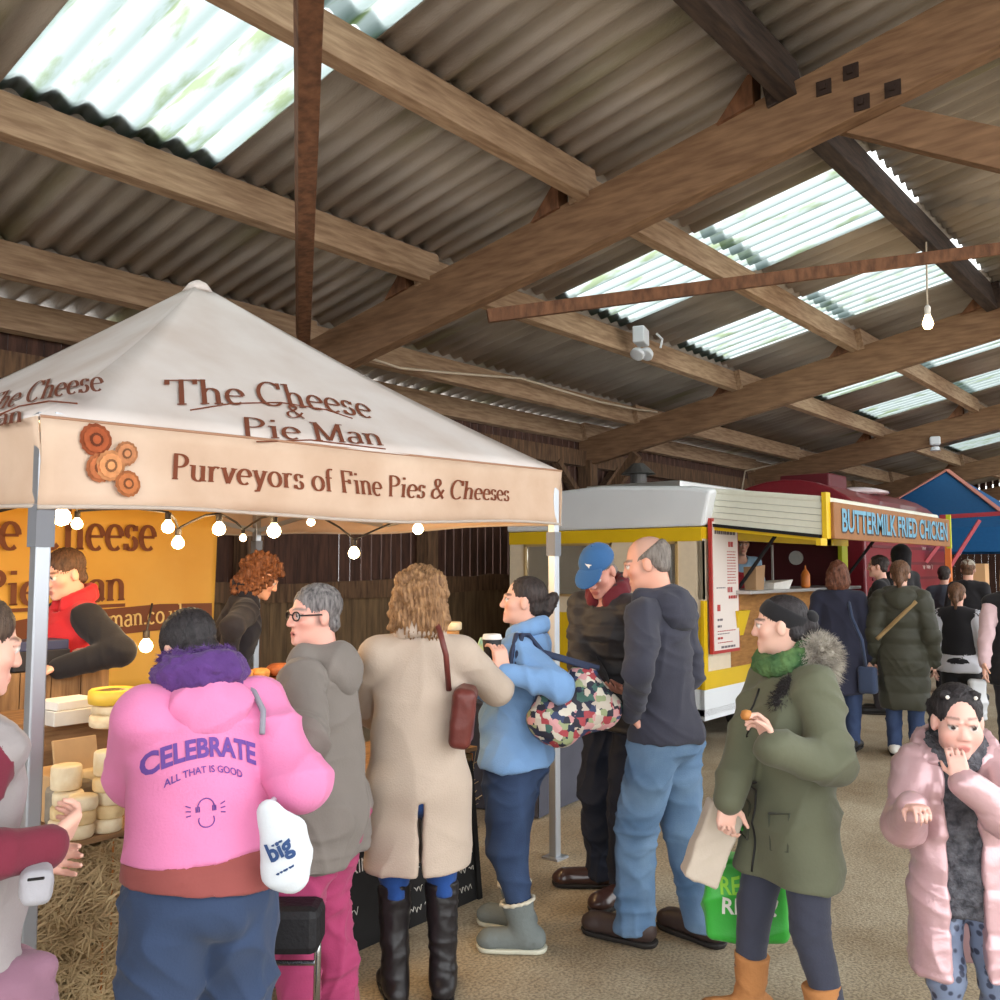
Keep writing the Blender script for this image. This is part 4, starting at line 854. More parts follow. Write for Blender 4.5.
def strands(o, n, L, w, m, name, seed=0, lean=(0, 0, -.4), zlim=None, thick=.5):
    """short tapering hairs standing on a mesh, joined into one mesh"""
    r = np.random.RandomState(seed); me = o.data; co = np.zeros(len(me.vertices)*3, np.float32); me.vertices.foreach_get('co', co); co = co.reshape(-1, 3); nn = np.zeros(len(me.vertices)*3, np.float32); me.vertex_normals.foreach_get('vector', nn); nn = nn.reshape(-1, 3)
    i = r.randint(0, len(co), n); p = co[i]; d = nn[i]+np.array(lean, np.float32)+r.normal(size=(n, 3))*.35; d /= np.linalg.norm(d, axis=1, keepdims=True); l = L*(.6+.8*r.rand(n, 1)); sx = np.cross(d, r.normal(size=(n, 3))); sx /= np.linalg.norm(sx, axis=1, keepdims=True)
    a, b, c, t = p-sx*w, p+sx*w, p+np.cross(d, sx)*w*1.5, p+d*l+np.array((0, 0, -.3))*l*.4
    v = np.concatenate([a, b, c, t]); k = np.arange(n); f = np.concatenate([np.stack([k, k+n, k+3*n], 1), np.stack([k+n, k+2*n, k+3*n], 1), np.stack([k+2*n, k, k+3*n], 1)])
    me2 = bpy.data.meshes.new(name); me2.from_pydata(v.tolist(), [], f.tolist()); me2.materials.append(m); q = bpy.data.objects.new(name, me2); C.objects.link(q); q.parent = o; q['kind'] = 'stuff'; return q
def skinmat():
    m = bpy.data.materials.new('skin'); m.use_nodes = True; n = m.node_tree.nodes; l = m.node_tree.links; b = n['Principled BSDF']; a = n.new('ShaderNodeAttribute'); a.attribute_name = 'skin_tone'
    l.new(a.outputs['Color'], b.inputs['Base Color']); b.inputs['Roughness'].default_value = .5; b.inputs['Subsurface Weight'].default_value = .12; b.inputs['Subsurface Radius'].default_value = (.012, .005, .003); b.inputs['Specular IOR Level'].default_value = .3
    return m
SKIN = skinmat()
def ik(a, t, l1, l2, pole):
    a, t = np.asarray(a, dtype=np.float32), np.asarray(t, dtype=np.float32); d = t-a; L = np.linalg.norm(d); L2 = min(max(L, .08), (l1+l2)*.995); u = d/(L+1e-9); t = a+u*L2
    x = (l1*l1-l2*l2+L2*L2)/(2*L2); y = math.sqrt(max(l1*l1-x*x, 0)); p = np.asarray(pole, dtype=np.float32); p = nz(p-u*(p @ u)); return a+u*x+p*y, t
class Person:
    def __init__(s_, label, px, d, H, face, group=None, name='person', ground=None, z=0, **k):
        base = P(px, HOR, d); base.z = z; s_.H = H; s_.k = k; vw = (base-CAM); vw.z = 0; vw.normalize(); rt = Vector((vw.y, -vw.x, 0)); a = math.radians(face)
        fw = vw*math.cos(a)+rt*math.sin(a); s_.rz = math.atan2(fw.y, fw.x)-math.pi/2; s_.base = base
        s_.root = thing(name, label, 'person', base, group); s_.root.rotation_euler = (0, 0, s_.rz)
        s_.q = Matrix.Rotation(-s_.rz, 3, 'Z'); s_.seed = int(px*7+d*13) % 1000; s_.h = k.get('h', .009); s_.hb = k.get('hb', .0058)
        g = s_.g = k.get('g', 1.0); lean = rotx(-math.radians(k.get('lean', 0))) @ roty(math.radians(k.get('side', 0))); s_.R = lean
        s_.pel = V(0, 0, .525*H); up = lambda x, y, z: s_.pel+lean @ V(x*H, y*H, (z-.525)*H); s_.up = up
        s_.waist, s_.chest, s_.nb = up(0, .0, .63), up(0, -.004, .735), up(0, -.022, .845)
        sw = k.get('sw', .094)*(1+.25*(g-1)); s_.sh = [up(-sw, -.014, .805), up(sw, -.014, .805)]
        # head frame
        s_.HR = rotz(-math.radians(k.get('hyaw', 0))) @ rotx(-math.radians(k.get('hpitch', 0))) @ roty(math.radians(k.get('hroll', 0)))
        s_.hk = H*.133/.232*k.get('hs', 1); s_.hc = s_.nb+lean @ V(0, .012*H, .03*H)+s_.HR @ V(0, .012*H, .062*H)
        # limbs
        s_.el, s_.wr = [None, None], [None, None]
        for i, sd in enumerate((-1, 1)):
            w = k.get(('wl', 'wr')[i]); t = s_.loc(*w) if w is not None else s_.sh[i]+V(sd*.05*H, .04*H, -.31*H); pole = k.get(('pl', 'pr')[i], (sd*.5, -1, -.3))
            s_.el[i], s_.wr[i] = ik(s_.sh[i], t, .172*H, .152*H, pole)
        s_.hip = [V(-.052*H*g**.5, 0, .5*H), V(.052*H*g**.5, 0, .5*H)]; st = k.get('feet', ((-.09, 0, 8), (.09, 0, 8))); s_.an, s_.kn, s_.toe = [], [], []
        for i in range(2):
            x, y, yaw = st[i][:3]; yaw = math.radians(yaw)*(1 if i else -1); an = V(x, y, .05*H); kn, an = ik(s_.hip[i], an, .2275*H, .2275*H, (0.0, 1, 0)); an = V(x, y, .05*H)
            s_.kn.append(kn); s_.an.append(an); s_.toe.append(V(math.sin(yaw), math.cos(yaw), 0))
    def loc(s_, px, py, d): v = s_.q @ (P(px, py, d)-s_.base); return V(*v)
    def hp(s_, x, y, z): return s_.hc+s_.HR @ (V(x, y, z)*s_.hk)
    def world(s_, v): return s_.base+s_.q.transposed() @ Vector([float(x) for x in v])
    # ---- body
    def body(s_, skin=(222, 172, 150), hair=(70, 50, 40), hands=True, stub=None, mouth=0, eye=(60, 50, 44), fem=0, brow=None, child=0):
        H, k = s_.H, s_.hk; b = SDF(s_.hb); R = s_.HR; hp = s_.hp; e = lambda c, r, kk=.012, op=0: b.ell(hp(*c), np.array(r)*k, R, kk*k, op); cp = lambda a, c, ra, rb, kk=.01, op=0: b.cap(hp(*a), hp(*c), ra*k, rb*k, kk*k, None, op)
        e((0, -.014, .036), (.074, .095, .083)); e((0, .028, -.03), (.057, .062, .086), .03); e((0, .036, -.076), (.043, .046, .036), .025); cp((-.006, .078, -.1), (.006, .078, -.1), .014, .014, .022)
        for sx in (-1, 1):
            e((sx*.040, .055, -.024), (.022, .024, .02), .025); e((sx*.076, -.006, -.008), (.011, .02, .032), .006); e((sx*.033, .1, .003), (.016, .011, .010), .012, 1); e((sx*.032, .0795, .003), (.0145, .0145, .0125), .002); cp((sx*.012, .094, .022), (sx*.046, .078, .02), .008, .006, .014); e((sx*.011, .099 if not child else .093, -.034), (.009, .01, .008), .008)
        if child:
            for sx in (-1, 1): e((sx*.036, .052, -.04), (.027, .03, .028), .03)
        cp((0, .09, .012) if not child else (0, .086, -.005), (0, .1055, -.029) if not child else (0, .099, -.03), .008, .0118 if not child else .0095, .014); cp((-.017, .088, -.0645), (.017, .088, -.0645), .006, .006, .006); cp((-.013, .087, -.0765), (.013, .087, -.0765), .0075, .0075, .006)
        if mouth: e((0, .1, -.071), (.014, .02, .007*mouth), .004, 1)
        b.cap(hp(0, -.026, -.05), s_.nb+V(0, 0, -.02*H), .054*k, .06*k, .03)
        # trunk and limbs kept inside the clothes
        y = s_.R @ V(0, 1, 0); g = s_.g
        b.cap(s_.pel, s_.waist, .078*H*g, .07*H*g, .05, (y, .65)); b.cap(s_.waist, s_.chest, .07*H*g, .08*H*g, .05, (y, .6)); b.cap(s_.sh[0]*.85+s_.sh[1]*.15-V(0, 0, .015), s_.sh[1]*.85+s_.sh[0]*.15-V(0, 0, .015), .036*H, .036*H, .05)
        for i in range(2):
            b.cap(s_.sh[i], s_.el[i], .026*H, .021*H, .02); b.cap(s_.el[i], s_.wr[i], .021*H, .0155*H, .015); b.cap(s_.hip[i], s_.kn[i], .044*H, .03*H, .03); b.cap(s_.kn[i], s_.an[i], .03*H, .02*H, .02); b.cap(s_.an[i]-V(0, 0, .01*H), s_.an[i]+s_.toe[i]*.1*H-V(0, 0, .03*H), .02*H, .015*H, .02)
            if hands: s_.hand(b, i)
        v, f = b.mesh(); q = ((v-s_.hc) @ R)/k; col = np.tile(np.array(s(*skin)), (len(v), 1)); ax = np.abs(q[:, 0])
        def mixc(w, c): col[:] = col*(1-w[:, None])+np.array(s(*c))*w[:, None]
        sm = lambda x, a, c: np.clip((c-x)/(c-a), 0, 1)
        hd = (q[:, 2] > -.13) & (np.linalg.norm(q*np.array((1, 1, .8)), axis=1) < .16)
        mixc(hd*sm(np.sqrt((ax-.042)**2+(q[:, 1]-.07)**2+(q[:, 2]+.032)**2), .008, .035)*.35, (214, 128, 112)); mixc(hd*sm(np.sqrt(ax**2+(q[:, 1]-.115)**2+(q[:, 2]+.03)**2), .006, .024)*.25, (210, 124, 110))
        mixc(hd*(q[:, 1] > .074)*sm(np.sqrt((ax/2.0)**2+((q[:, 2]+.071)/1.1)**2), .0085, .0125)*.8, (176, 92, 88) if not fem else (186, 84, 86))
        if mouth: mixc(hd*(q[:, 1] > .07)*sm(np.sqrt((ax/1.6)**2+(q[:, 2]+.071)**2), .005*mouth, .007*mouth), (70, 30, 30))
        de = np.sqrt((ax-.032)**2+(q[:, 1]-.0795)**2+(q[:, 2]-.003)**2); ey = hd*sm(de, .0148, .0162)*(q[:, 1] > .078); mixc(ey, (226, 218, 212)); mixc(ey*sm(np.sqrt((ax-.033)**2+(q[:, 2]-.003)**2), .0065+.0015*child, .0085+.0015*child), eye); mixc(hd*(q[:, 1] > .07)*sm(np.abs(np.sqrt((ax-.032)**2+((q[:, 2]+.001)*1.2)**2)-.0165), .001, .004)*(q[:, 2] > .004)*.75, (60, 42, 36))
        bz = .027+.006*child+(.07-.07*child)*np.minimum(ax-.012, .022)-.25*np.maximum(ax-.038, 0); mixc(hd*(q[:, 1] > .05)*(ax > .012)*(ax < .052)*sm(np.abs(q[:, 2]-bz), .003-.001*child, .0065-.0015*child)*(.8-.25*child), brow or hair)
        if stub: mixc(hd*np.clip((q[:, 2]-(.052+.5*(np.maximum(q[:, 1], -.03)+.0)))/.012, 0, 1)*.0+hd*np.clip((-(q[:, 1])+.035-.0*q[:, 2])/.02, 0, 1)*np.clip((q[:, 2]+.045)/.02, 0, 1)*(ax < .083)*np.where((ax > .07) & (q[:, 2] < .03) & (np.abs(q[:, 1]) < .03), 0, 1)*stub[1], stub[0])
        s_.root['pose'] = s_.k.get('pose', 'standing') if False else 'standing'
        del s_.root['pose']
        return to_obj('body', v, f, SKIN, s_.root, col)
    def hand(s_, b, i):
        H = s_.H; k = H/1.7*s_.k.get('handk', 1.0); w = s_.wr[i]; fo = nz(w-s_.el[i]); sd = -1 if i == 0 else 1
        hd = s_.k.get(('hl', 'hr')[i]); dr, pn, curl = hd if hd else (None, (-sd, .15, 0), .5)
        f = nz(dr) if dr is not None else fo; n = np.asarray(pn, dtype=np.float32); n = nz(n-f*(n @ f)); sdv = np.cross(f, n)*(1 if i == 0 else -1)  # towards the thumb
        if s_.hb > .0075: k *= 1.15
        c = w+f*.05*k; R = np.stack([sdv, f, n], 1); b.box(c, V(.041, .05, .014)*k, .013*k, R, .012*k); b.cap(w-f*.02, w+f*.02*k, .023*k, .024*k, .015)
        for j, (ox, L) in enumerate(((.031, .072), (.0105, .08), (-.0105, .074), (-.031, .058))):
            p = w+f*.094*k+sdv*ox*k-n*.001; a = curl*(.5+.08*j); q = f+sdv*ox*1.2
            for ph, (fr, r0, r1) in enumerate(((.45, .0088, .0082), (.3, .0082, .0076), (.25, .0076, .0066))):
                dd = nz(q*math.cos(a)+n*math.sin(a)); p2 = p+dd*L*fr*k; b.cap(p, p2, r0*k, r1*k, .004*k); p = p2; a += curl*(.75-.1*ph)
        p = w+f*.025*k+sdv*.03*k; d1 = nz(f*.62+sdv*.62+n*.35); p2 = p+d1*.04*k; b.cap(p, p2, .0125*k, .0105*k, .012*k); d2 = nz(f*.85+sdv*.2+n*(.3+.4*curl)); p3 = p2+d2*.03*k; b.cap(p2, p3, .0105*k, .0085*k, .004*k); b.cap(p3, p3+nz(d2+n*.3*curl)*.022*k, .0085*k, .007*k, .004*k)
        s_.grip = getattr(s_, 'grip', {}); s_.grip[i] = (w, f, n, sdv, k)
    # ---- clothes
    def top(s_, name, m, hem=.46, hr=None, infl=.0, bust=0, belly=0, sl=1.0, sleeve=(.05, .042, .034), neck=.06, seed=0, amp=.005, butt=1, fr=24, puff=None, slit=0, h=None, arms=(0, 1), zc=None, open_=None, hemy=.72, rough=0, shr=.035, flat=.72, lr=.06, skip=0, slant=0):
        H, g = s_.H, s_.g; b = SDF(h or s_.h); y = s_.R @ V(0, 1, 0); i_ = infl
        hw, ww, cw = .086*H*g+i_, .078*H*g+i_, .085*H*g**.7+i_; sleeve = tuple(x*.74 for x in sleeve); hr = hr*.93 if hr else hr
        if hr:
            hz = V(0, 0, hem*H-.12); b.cap(hz+V(0, 0, 0), s_.pel+V(0, 0, .02*H), hr*H, hw, .03, (V(0, 1, 0), hemy))
        b.ell(s_.pel+V(0, -.026*H*g, -.025*H), V(.076*H*g+i_*.8, .05*H*g+i_, .062*H*g), None, .04)
        b.cap(s_.pel-V(0, 0, .03*H), s_.waist, hw, ww, .05, (y, flat))
        b.cap(s_.waist, s_.chest, ww, cw, .05, (y, flat)); b.cap(s_.chest, s_.up(0, -.015, .785), cw, .064*H*g**.5+i_, .035, (y, flat))
        b.cap(s_.sh[0], s_.nb-s_.R @ V(0, 0, .025*H), shr*H+i_*.7, .04*H+i_*.6, .03); b.cap(s_.sh[1], s_.nb-s_.R @ V(0, 0, .025*H), shr*H+i_*.7, .04*H+i_*.6, .03)
        if belly: b.ell(s_.up(0, .04+.012*g, .6), V(.085*g, .06, .085)*H*belly, s_.R, .06)
        if bust:
            for sx in (-1, 1): b.ell(s_.up(sx*.05, .055, .715), V(.05, .045, .048)*H*bust, s_.R, .04)
        if hem < .5:
            for i in range(2): b.cap(s_.hip[i], s_.hip[i]+(s_.kn[i]-s_.hip[i])*min(1, (.5-hem)/.215+.25), lr*H*g**.6+.006+i_*.5, lr*.9*H*g**.5+.008+i_*.5, .03)
        b.cut(V(0, 0, hem*H), (slant, 0, -1), .01)
        if skip: b.cut(V(0, 0, skip[1]*H), (-skip[0], 0, 1), .004)
        if slit: b.box(V(0, -.25, hem*H+slit/2-.02), V(.012, .3, slit/2), .004, None, .004, 1)
        nb_ = len(b.p)
        if open_: b.box(s_.up(0, .12, .52), V(open_, .12*H, .4*H), .01, s_.R, .02, 1)
        for i in arms:
            b.cap(s_.sh[i], s_.el[i], sleeve[0]*H+i_*.6, sleeve[1]*H+i_*.5, .025); e = s_.el[i]+(s_.wr[i]-s_.el[i])*sl; b.cap(s_.el[i], e, sleeve[1]*H+i_*.5, sleeve[2]*H+i_*.3, .02)
        b.cap(s_.nb+s_.R @ V(0, .02*H, -.02*H), s_.nb+s_.R @ V(0, .06*H, .12*H), neck*.62*H, neck*.9*H, .012, None, 1)
        from mathutils.bvhtree import BVHTree
        bare = SDF(b.h); bare.p = b.p[:nb_]; v_, f_ = bare.mesh(); s_.bare = BVHTree.FromPolygons(v_.tolist(), f_.tolist())  # trunk without sleeves
        return cloth(b, name, m, s_.root, amp, fr, s_.seed+seed, puff=puff, rough=rough)
    def hood_down(s_, m, par, sc=1.0, name='hood', h=None, amp=.004):
        H = s_.H; b = SDF(h or s_.h); u = s_.up
        b.cap(u(-.058*sc, .0, .845), u(0, -.052*sc, .835), .028*H*sc, .036*H*sc, .03); b.cap(u(.058*sc, .0, .845), u(0, -.052*sc, .835), .028*H*sc, .036*H*sc, .03); b.cap(u(-.04, -.055, .82), u(.04, -.055, .82), .036*H*sc, .036*H*sc, .03); b.ell(u(0, -.066*sc, .795), V(.05, .03, .04)*H*sc, None, .04); b.cap(u(-.058*sc, 0, .845), u(-.03, .05, .80), .026*H*sc, .02*H, .02); b.cap(u(.058*sc, 0, .845), u(.03, .05, .80), .026*H*sc, .02*H, .02)
        o = cloth(b, name, m, s_.root, amp, 40, s_.seed+3); o.parent = s_.root; return o
    def collar(s_, m, name='collar', r=.018, up_=.035):
        H = s_.H; b = SDF(s_.h); pts = [s_.nb+s_.R @ V(math.cos(a)*.048*H, math.sin(a)*.045*H+.006*H, (.008-.02*math.sin(a))*H) for a in np.linspace(-math.pi*1.3, math.pi*.3, 11)]
        for a, c in zip(pts, pts[1:]): b.cap(a, c, r*H, r*H, .01); b.cap(a+V(0, 0, up_*H*.6), c+V(0, 0, up_*H*.6), r*H*.8, r*H*.8, .015)
        return cloth(b, name, m, s_.root, .002, 50, s_.seed+4)
    def legs(s_, m, name='trousers', r=(.06, .042, .038), to=0, pel=1.0, seed=7, amp=.004, fr=28, h=None, skirt=0, vert=.75):
        H, g = s_.H, s_.g; b = SDF(h or s_.h); b.cap(s_.pel-V(0, 0, .01*H), s_.waist, .078*H*g*pel, .068*H*g*pel, .03, (V(0, 1, 0), .75))
        b.ell(s_.pel+V(0, -.03*H*g, -.025*H), V(.074, .05, .055)*H*g*pel, None, .04)
        for i in range(2):
            z = s_.an[i]+V(0, 0, to*H); b.cap(s_.hip[i]+V(0, 0, -.0*H), s_.kn[i], r[0]*H*g**.6, r[1]*H*g**.4, .03 if not skirt else .07); b.cap(s_.kn[i], z, r[1]*H*g**.4, r[2]*H, .02 if not skirt else .05)
        b.cut(V(0, 0, .03*H if to <= 0 else s_.an[0][2]+to*H-.01), (0, 0, -1), .006); return cloth(b, name, m, s_.root, amp, fr, s_.seed+seed, vert)
    def shoes(s_, m, sole, name='shoe', shaft=0, sr=.036, wide=1.0, hgt=1.0, cuff=None, L=.1, amp=.001, heel=0):
        H = s_.H; out = []
        for i in range(2):
            a, t = s_.an[i], s_.toe[i]; sx = np.cross(t, V(0, 0, 1)); b = SDF(min(s_.h, .008)); z = .03*H*hgt; zs = .012*H
            b.cap(V(a[0], a[1], z)-t*.03*H, V(a[0], a[1], z*.86)+t*L*H, .027*H*wide, .026*H*wide, .02, (V(0, 0, 1), .95)); b.ell(V(a[0], a[1], z*.8)+t*(L+.005)*H, V(.029*H*wide, .03*H*wide, .02*H*hgt), None, .02); b.cap(V(a[0], a[1], .04*H)-t*.01*H, V(a[0], a[1], .062*H), .03*H*wide, .031*H, .02)
            if shaft: kd = s_.kn[i]-a; b.cap(a, a+kd*shaft, .03*H, sr*H, .025)
            b.cut(V(0, 0, zs), (0, 0, -1), .004)
            if shaft: b.cut(a+(s_.kn[i]-a)*shaft, s_.kn[i]-a, .006)
            o = cloth(b, name, m, s_.root, amp if not shaft else max(amp, .002), 40, s_.seed+i); out.append(o)
            b = SDF(.006); b.cap(V(a[0], a[1], .02*H)-t*.032*H, V(a[0], a[1], .02*H)+t*L*H, .029*H*wide, .029*H*wide, .01); b.cap(V(a[0], a[1], .02*H)+t*L*.5*H, V(a[0], a[1], .02*H)+t*(L+.006)*H, .031*H*wide, .03*H*wide, .01); b.cut(V(0, 0, .014*H), (0, 0, 1), .002); b.cut(V(0, 0, .001), (0, 0, -1), .002); q = cloth(b, 'sole', sole, None, 0); q.parent = o
            if cuff and shaft:
                c = a+(s_.kn[i]-a)*shaft; b = SDF(.006); u_ = nz(s_.kn[i]-a); x_ = nz(np.cross(u_, V(0, 1, .01))); y_ = np.cross(u_, x_); R_ = sr*H*1.02
                for kk in range(12):
                    a0, a1 = 2*math.pi*kk/12, 2*math.pi*(kk+1)/12; b.cap(c+(x_*math.cos(a0)+y_*math.sin(a0))*R_, c+(x_*math.cos(a1)+y_*math.sin(a1))*R_, .008, .008, .004)
                q = cloth(b, 'cuff', cuff, None, 0, rough=.002); q.parent = o
        return out
    def hair(s_, m, style='short', seed=0, amp=.003, vol=1.0, h=.006, name='hair'):
        k = s_.hk; b = SDF(h); R = s_.HR; e = lambda c, r, kk=.02, op=0: b.ell(s_.hp(*c), np.array(r)*k, R, kk*k, op); cp = lambda a, c, ra, rb, kk=.02: b.cap(s_.hp(*a), s_.hp(*c), ra*k, rb*k, kk*k)
        x = vol; e((0, -.018, .042), (.081*x, .1*x, .086*x))
        if style in ('bob', 'curly'):
            for sx in (-1, 1): e((sx*.066, -.028, -.03), (.034*x, .06, .085), .03); e((sx*.06, -.045, -.085), (.042*x, .055, .06), .04)
            e((0, -.075, -.03), (.085*x, .045*x, .1), .03); e((0, -.075, -.1), (.085*x, .05*x, .055), .04)
        if style == 'long':
            for sx in (-1, 1): e((sx*.066, -.03, -.05), (.03, .055, .12), .03)
            e((0, -.08, -.08), (.085*x, .04*x, .16), .03)
        if style == 'pony': e((0, -.11, .03), (.03, .03, .03), .02); cp((0, -.125, .02), (0, -.15, -.06), .026, .03); cp((0, -.15, -.06), (0, -.135, -.15), .03, .012)
        if style == 'bun': e((0, -.115, .0), (.038, .034, .038), .015)
        if style == 'sides': b.cut(s_.hp(0, -.04, .07), R @ V(0, .55, 1), .01); e((0, -.06, -.02), (.068, .04, .04), .02)
        if style in ('pony', 'bun', 'short', 'tied'): e((0, -.06, -.035), (.07, .042, .04), .02)
        # clear the face, the ears and the neck
        e((0, .115, -.03), (.071, .085, .102), .012, 1); b.cap(s_.hp(-.05, .13, .03), s_.hp(.05, .13, .03), .045*k, .045*k, .02*k, None, 1)
        if style in ('short', 'crop', 'sides', 'tied', 'pony', 'bun'):
            for sx in (-1, 1): e((sx*.08, .01, -.03), (.03, .036, .05), .012, 1)
        if style == 'tied': e((0, .12, .03), (.064, .074, .084), .02, 1)
        v, f = b.mesh(); N = normals(v, f); q = ((v-s_.hc) @ R)/k; an = np.arctan2(q[:, 0], -q[:, 1]+.001)
        d = amp*(np.sin(46*an+3*np.sin(18*q[:, 2]+seed))+.6*np.sin(90*an+5*np.sin(25*q[:, 2])))
        if style == 'curly': d = d*.5+rough_noise(q, amp*2.2, 75, seed)
        elif style == 'bob': d = d+rough_noise(q, amp*1.3, 45, seed)
        return to_obj(name, v+N*(d*k)[:, None].astype(np.float32), f, m, s_.root)
    def ring(s_, pts, r, m, name, par=None, amp=.002, rough=0, h=None, k=.012, closed=False, fr=60):
        b = SDF(h or s_.h); n = len(pts)
        rs = r if isinstance(r, (list, tuple)) else [r]*n
        for j in range(n if closed else n-1): b.cap(pts[j], pts[(j+1) % n], rs[j], rs[(j+1) % n], k)
        o = cloth(b, name, m, s_.root if par is None else None, amp, fr, s_.seed+9, rough=rough)
        if par is not None: o.parent = par
        return o
def hairmat(n, c, c2): return mat(n, s(*c), .55, noise=1, nscale=30, col2=s(*c2), stretch=(3, 3, .6), bump=.4, bscale=80, spec=.4)
def fab(n, c, dark=.12, bump=.15, bs=130, rough=.9, ns=6, **k): return mat(n, s(*c), rough, noise=dark, nscale=ns, bump=bump*.6, bscale=bs, sheen=.1, **k)
def denim(n, c, c2): return mat(n, s(*c), .9, noise=1, nscale=5, col2=s(*c2), bump=.15, bscale=200)
def wrap(o, t2, org, xd, yd, w, hgt, m, par, dirv, name='lettering', arch=0, off=.004, probe=None):
    """lay flat lettering onto a garment by dropping each point along dirv onto its surface (all in the garment's own frame)"""
    from mathutils.bvhtree import BVHTree
    me = o.data; bv = BVHTree.FromPolygons([v.co for v in me.vertices], [p.vertices for p in me.polygons]); vs, fs, W_ = t2; out = []
    bm = bmesh.new(); vv = [bm.verts.new((x/W_*w, y*hgt, 0)) for x, y in vs]
    for f in fs:
        try: bm.faces.new([vv[i] for i in f])
        except ValueError: pass
    for _ in range(4):
        ed = [e for e in bm.edges if e.calc_length() > .007]
        if ed: bmesh.ops.subdivide_edges(bm, edges=ed, cuts=1); bmesh.ops.triangulate(bm, faces=bm.faces[:])
    bm.verts.index_update(); vs = [(q.co.x/w*W_, q.co.y/hgt) for q in bm.verts]; fs = [tuple(q.index for q in f.verts) for f in bm.faces]; bm.free()
    org, xd, yd, dirv = Vector(org), Vector(xd), Vector(yd), Vector(dirv)
    for x, y in vs:
        t = x/W_; p = org+xd*((t-.5)*w)+yd*(y*hgt*(1+.15*(2*t-1)**2)+arch*(1-(2*t-1)**2)); st = probe.ray_cast(p-dirv*.6, dirv)[0] if probe else None; hit = bv.ray_cast(st-dirv*.05 if st is not None else p-dirv*.6, dirv); out.append((hit[0] if hit[0] is not None else p)-dirv*off)
    b = MB(); b.add(out, fs); q = b.build(name, m, None); q.parent = par; return q
# ---------------------------------------------------------------- the people in the queue
blackrub = srgb_mat('shoe_black', (26, 25, 26), rough=.5); brownsole = srgb_mat('dark_sole', (40, 36, 34), rough=.7)
# navy hoodie man
p = Person('man in a navy hoodie and pale blue jeans leaning towards the blue cap', 664, 4.2, 1.79, -62, g=1.06, hyaw=-24, hpitch=12, lean=5, wl=(632, 712, 4.06), wr=(650, 712, 4.3), pl=(-1, -.6, -.3), pr=(1, -.5, -.2), feet=((-.1, .12, 5), (.1, -.12, 12)), hl=((.9, -.3, -.4), (0, -1, 0), .5), hr=((-.9, -.3, -.4), (0, -1, 0), .5))
p.body((218, 160, 138), (130, 118, 108), stub=((150, 138, 128), .45))
navy = fab('navy_sweat', (58, 58, 70), .15); p.top('hoodie', navy, hem=.495, infl=.022, belly=.75, sleeve=(.05, .043, .03), amp=.006)
p.hood_down(navy, None, 1.05); p.legs(denim('pale_denim', (112, 138, 166), (80, 108, 140)), 'jeans', r=(.062, .05, .048), to=-.02, amp=.008); p.shoes(srgb_mat('brown_boot', (64, 50, 46), rough=.5), brownsole, 'boot', shaft=.12, L=.105, wide=1.12, hgt=1.15)
p.hair(hairmat('grey_short', (136, 126, 118), (92, 84, 78)), 'sides', vol=.985, amp=.001)
# man in the blue cap
p = Person('man in a bright blue cap and black quilted jacket with his head bowed', 619, 4.85, 1.79, -142, g=1.08, hyaw=-12, hpitch=34, lean=12, wl=(636, 690, 4.52), wr=(600, 690, 4.52), pl=(-1, -.3, -.4), pr=(1, -.3, -.4), feet=((-.1, .1, 0), (.11, .02, 48)), hl=((.3, 1, 0), (0, 0, 1), .5), hr=((-.3, 1, 0), (0, 0, 1), .5))
p.body((214, 152, 134), (120, 110, 104))
puff = fab('black_quilt', (46, 44, 48), .2, rough=.55, bump=.2, bs=40); p.top('quilted_jacket', puff, hem=.46, infl=.03, belly=.8, sleeve=(.054, .048, .04), amp=.006, puff=(.085, .012)); p.collar(puff)
p.collar(fab('maroon_knit', (110, 36, 44)), 'neck_scarf', .021, .03)
p.legs(denim('black_denim', (34, 38, 52), (24, 27, 38)), 'jeans', r=(.062, .05, .046), to=-.02, amp=.008); p.shoes(srgb_mat('oxblood_shoe', (62, 40, 36), rough=.3, coat=.4), brownsole, 'shoe', L=.11, wide=1.1)
p.hair(hairmat('grey_short', (136, 126, 118), (92, 84, 78)), 'short', vol=.97, amp=.001)
def cap_hat(p, m, badge=True, name='baseball_cap'):
    k = p.hk; b = SDF(.006); b.ell(p.hp(0, -.014, .052), V(.086, .106, .082)*k, p.HR, .01); b.cut(p.hp(0, 0, .042), -(p.HR @ V(0, .12, 1)), .006); o = cloth(b, name, m, p.root, .001)
    b = SDF(.005); b.ell(p.hp(0, .1, .04), V(.07, .085, .018)*k, p.HR @ rotx(-.3), .006); b.ell(p.hp(0, .09, .012), V(.085, .095, .028)*k, p.HR @ rotx(-.3), .006, 1); q = cloth(b, 'peak', m, None, 0); q.parent = o
    b = SDF(.005); b.ell(p.hp(0, -.014, .136), V(.01, .01, .006)*k, None, .002); q = cloth(b, 'button', m, None, 0); q.parent = o
    if badge:
        w2 = ([(0, .5), (.45, .75), (.5, .3), (.42, .05), (.3, .45), (1, .75), (.62, .45)], [(0, 4, 3, 2, 1), (2, 6, 5, 1)], 1); wrap(o, w2, p.hp(-.005, .1, .07), p.HR @ V(1, 0, 0), p.HR @ V(0, 0, 1), .04, .03, chalk, o, p.HR @ V(0, -1, 0), 'badge', off=.003)
cap_hat(p, fab('cap_blue', (56, 100, 150), .1))
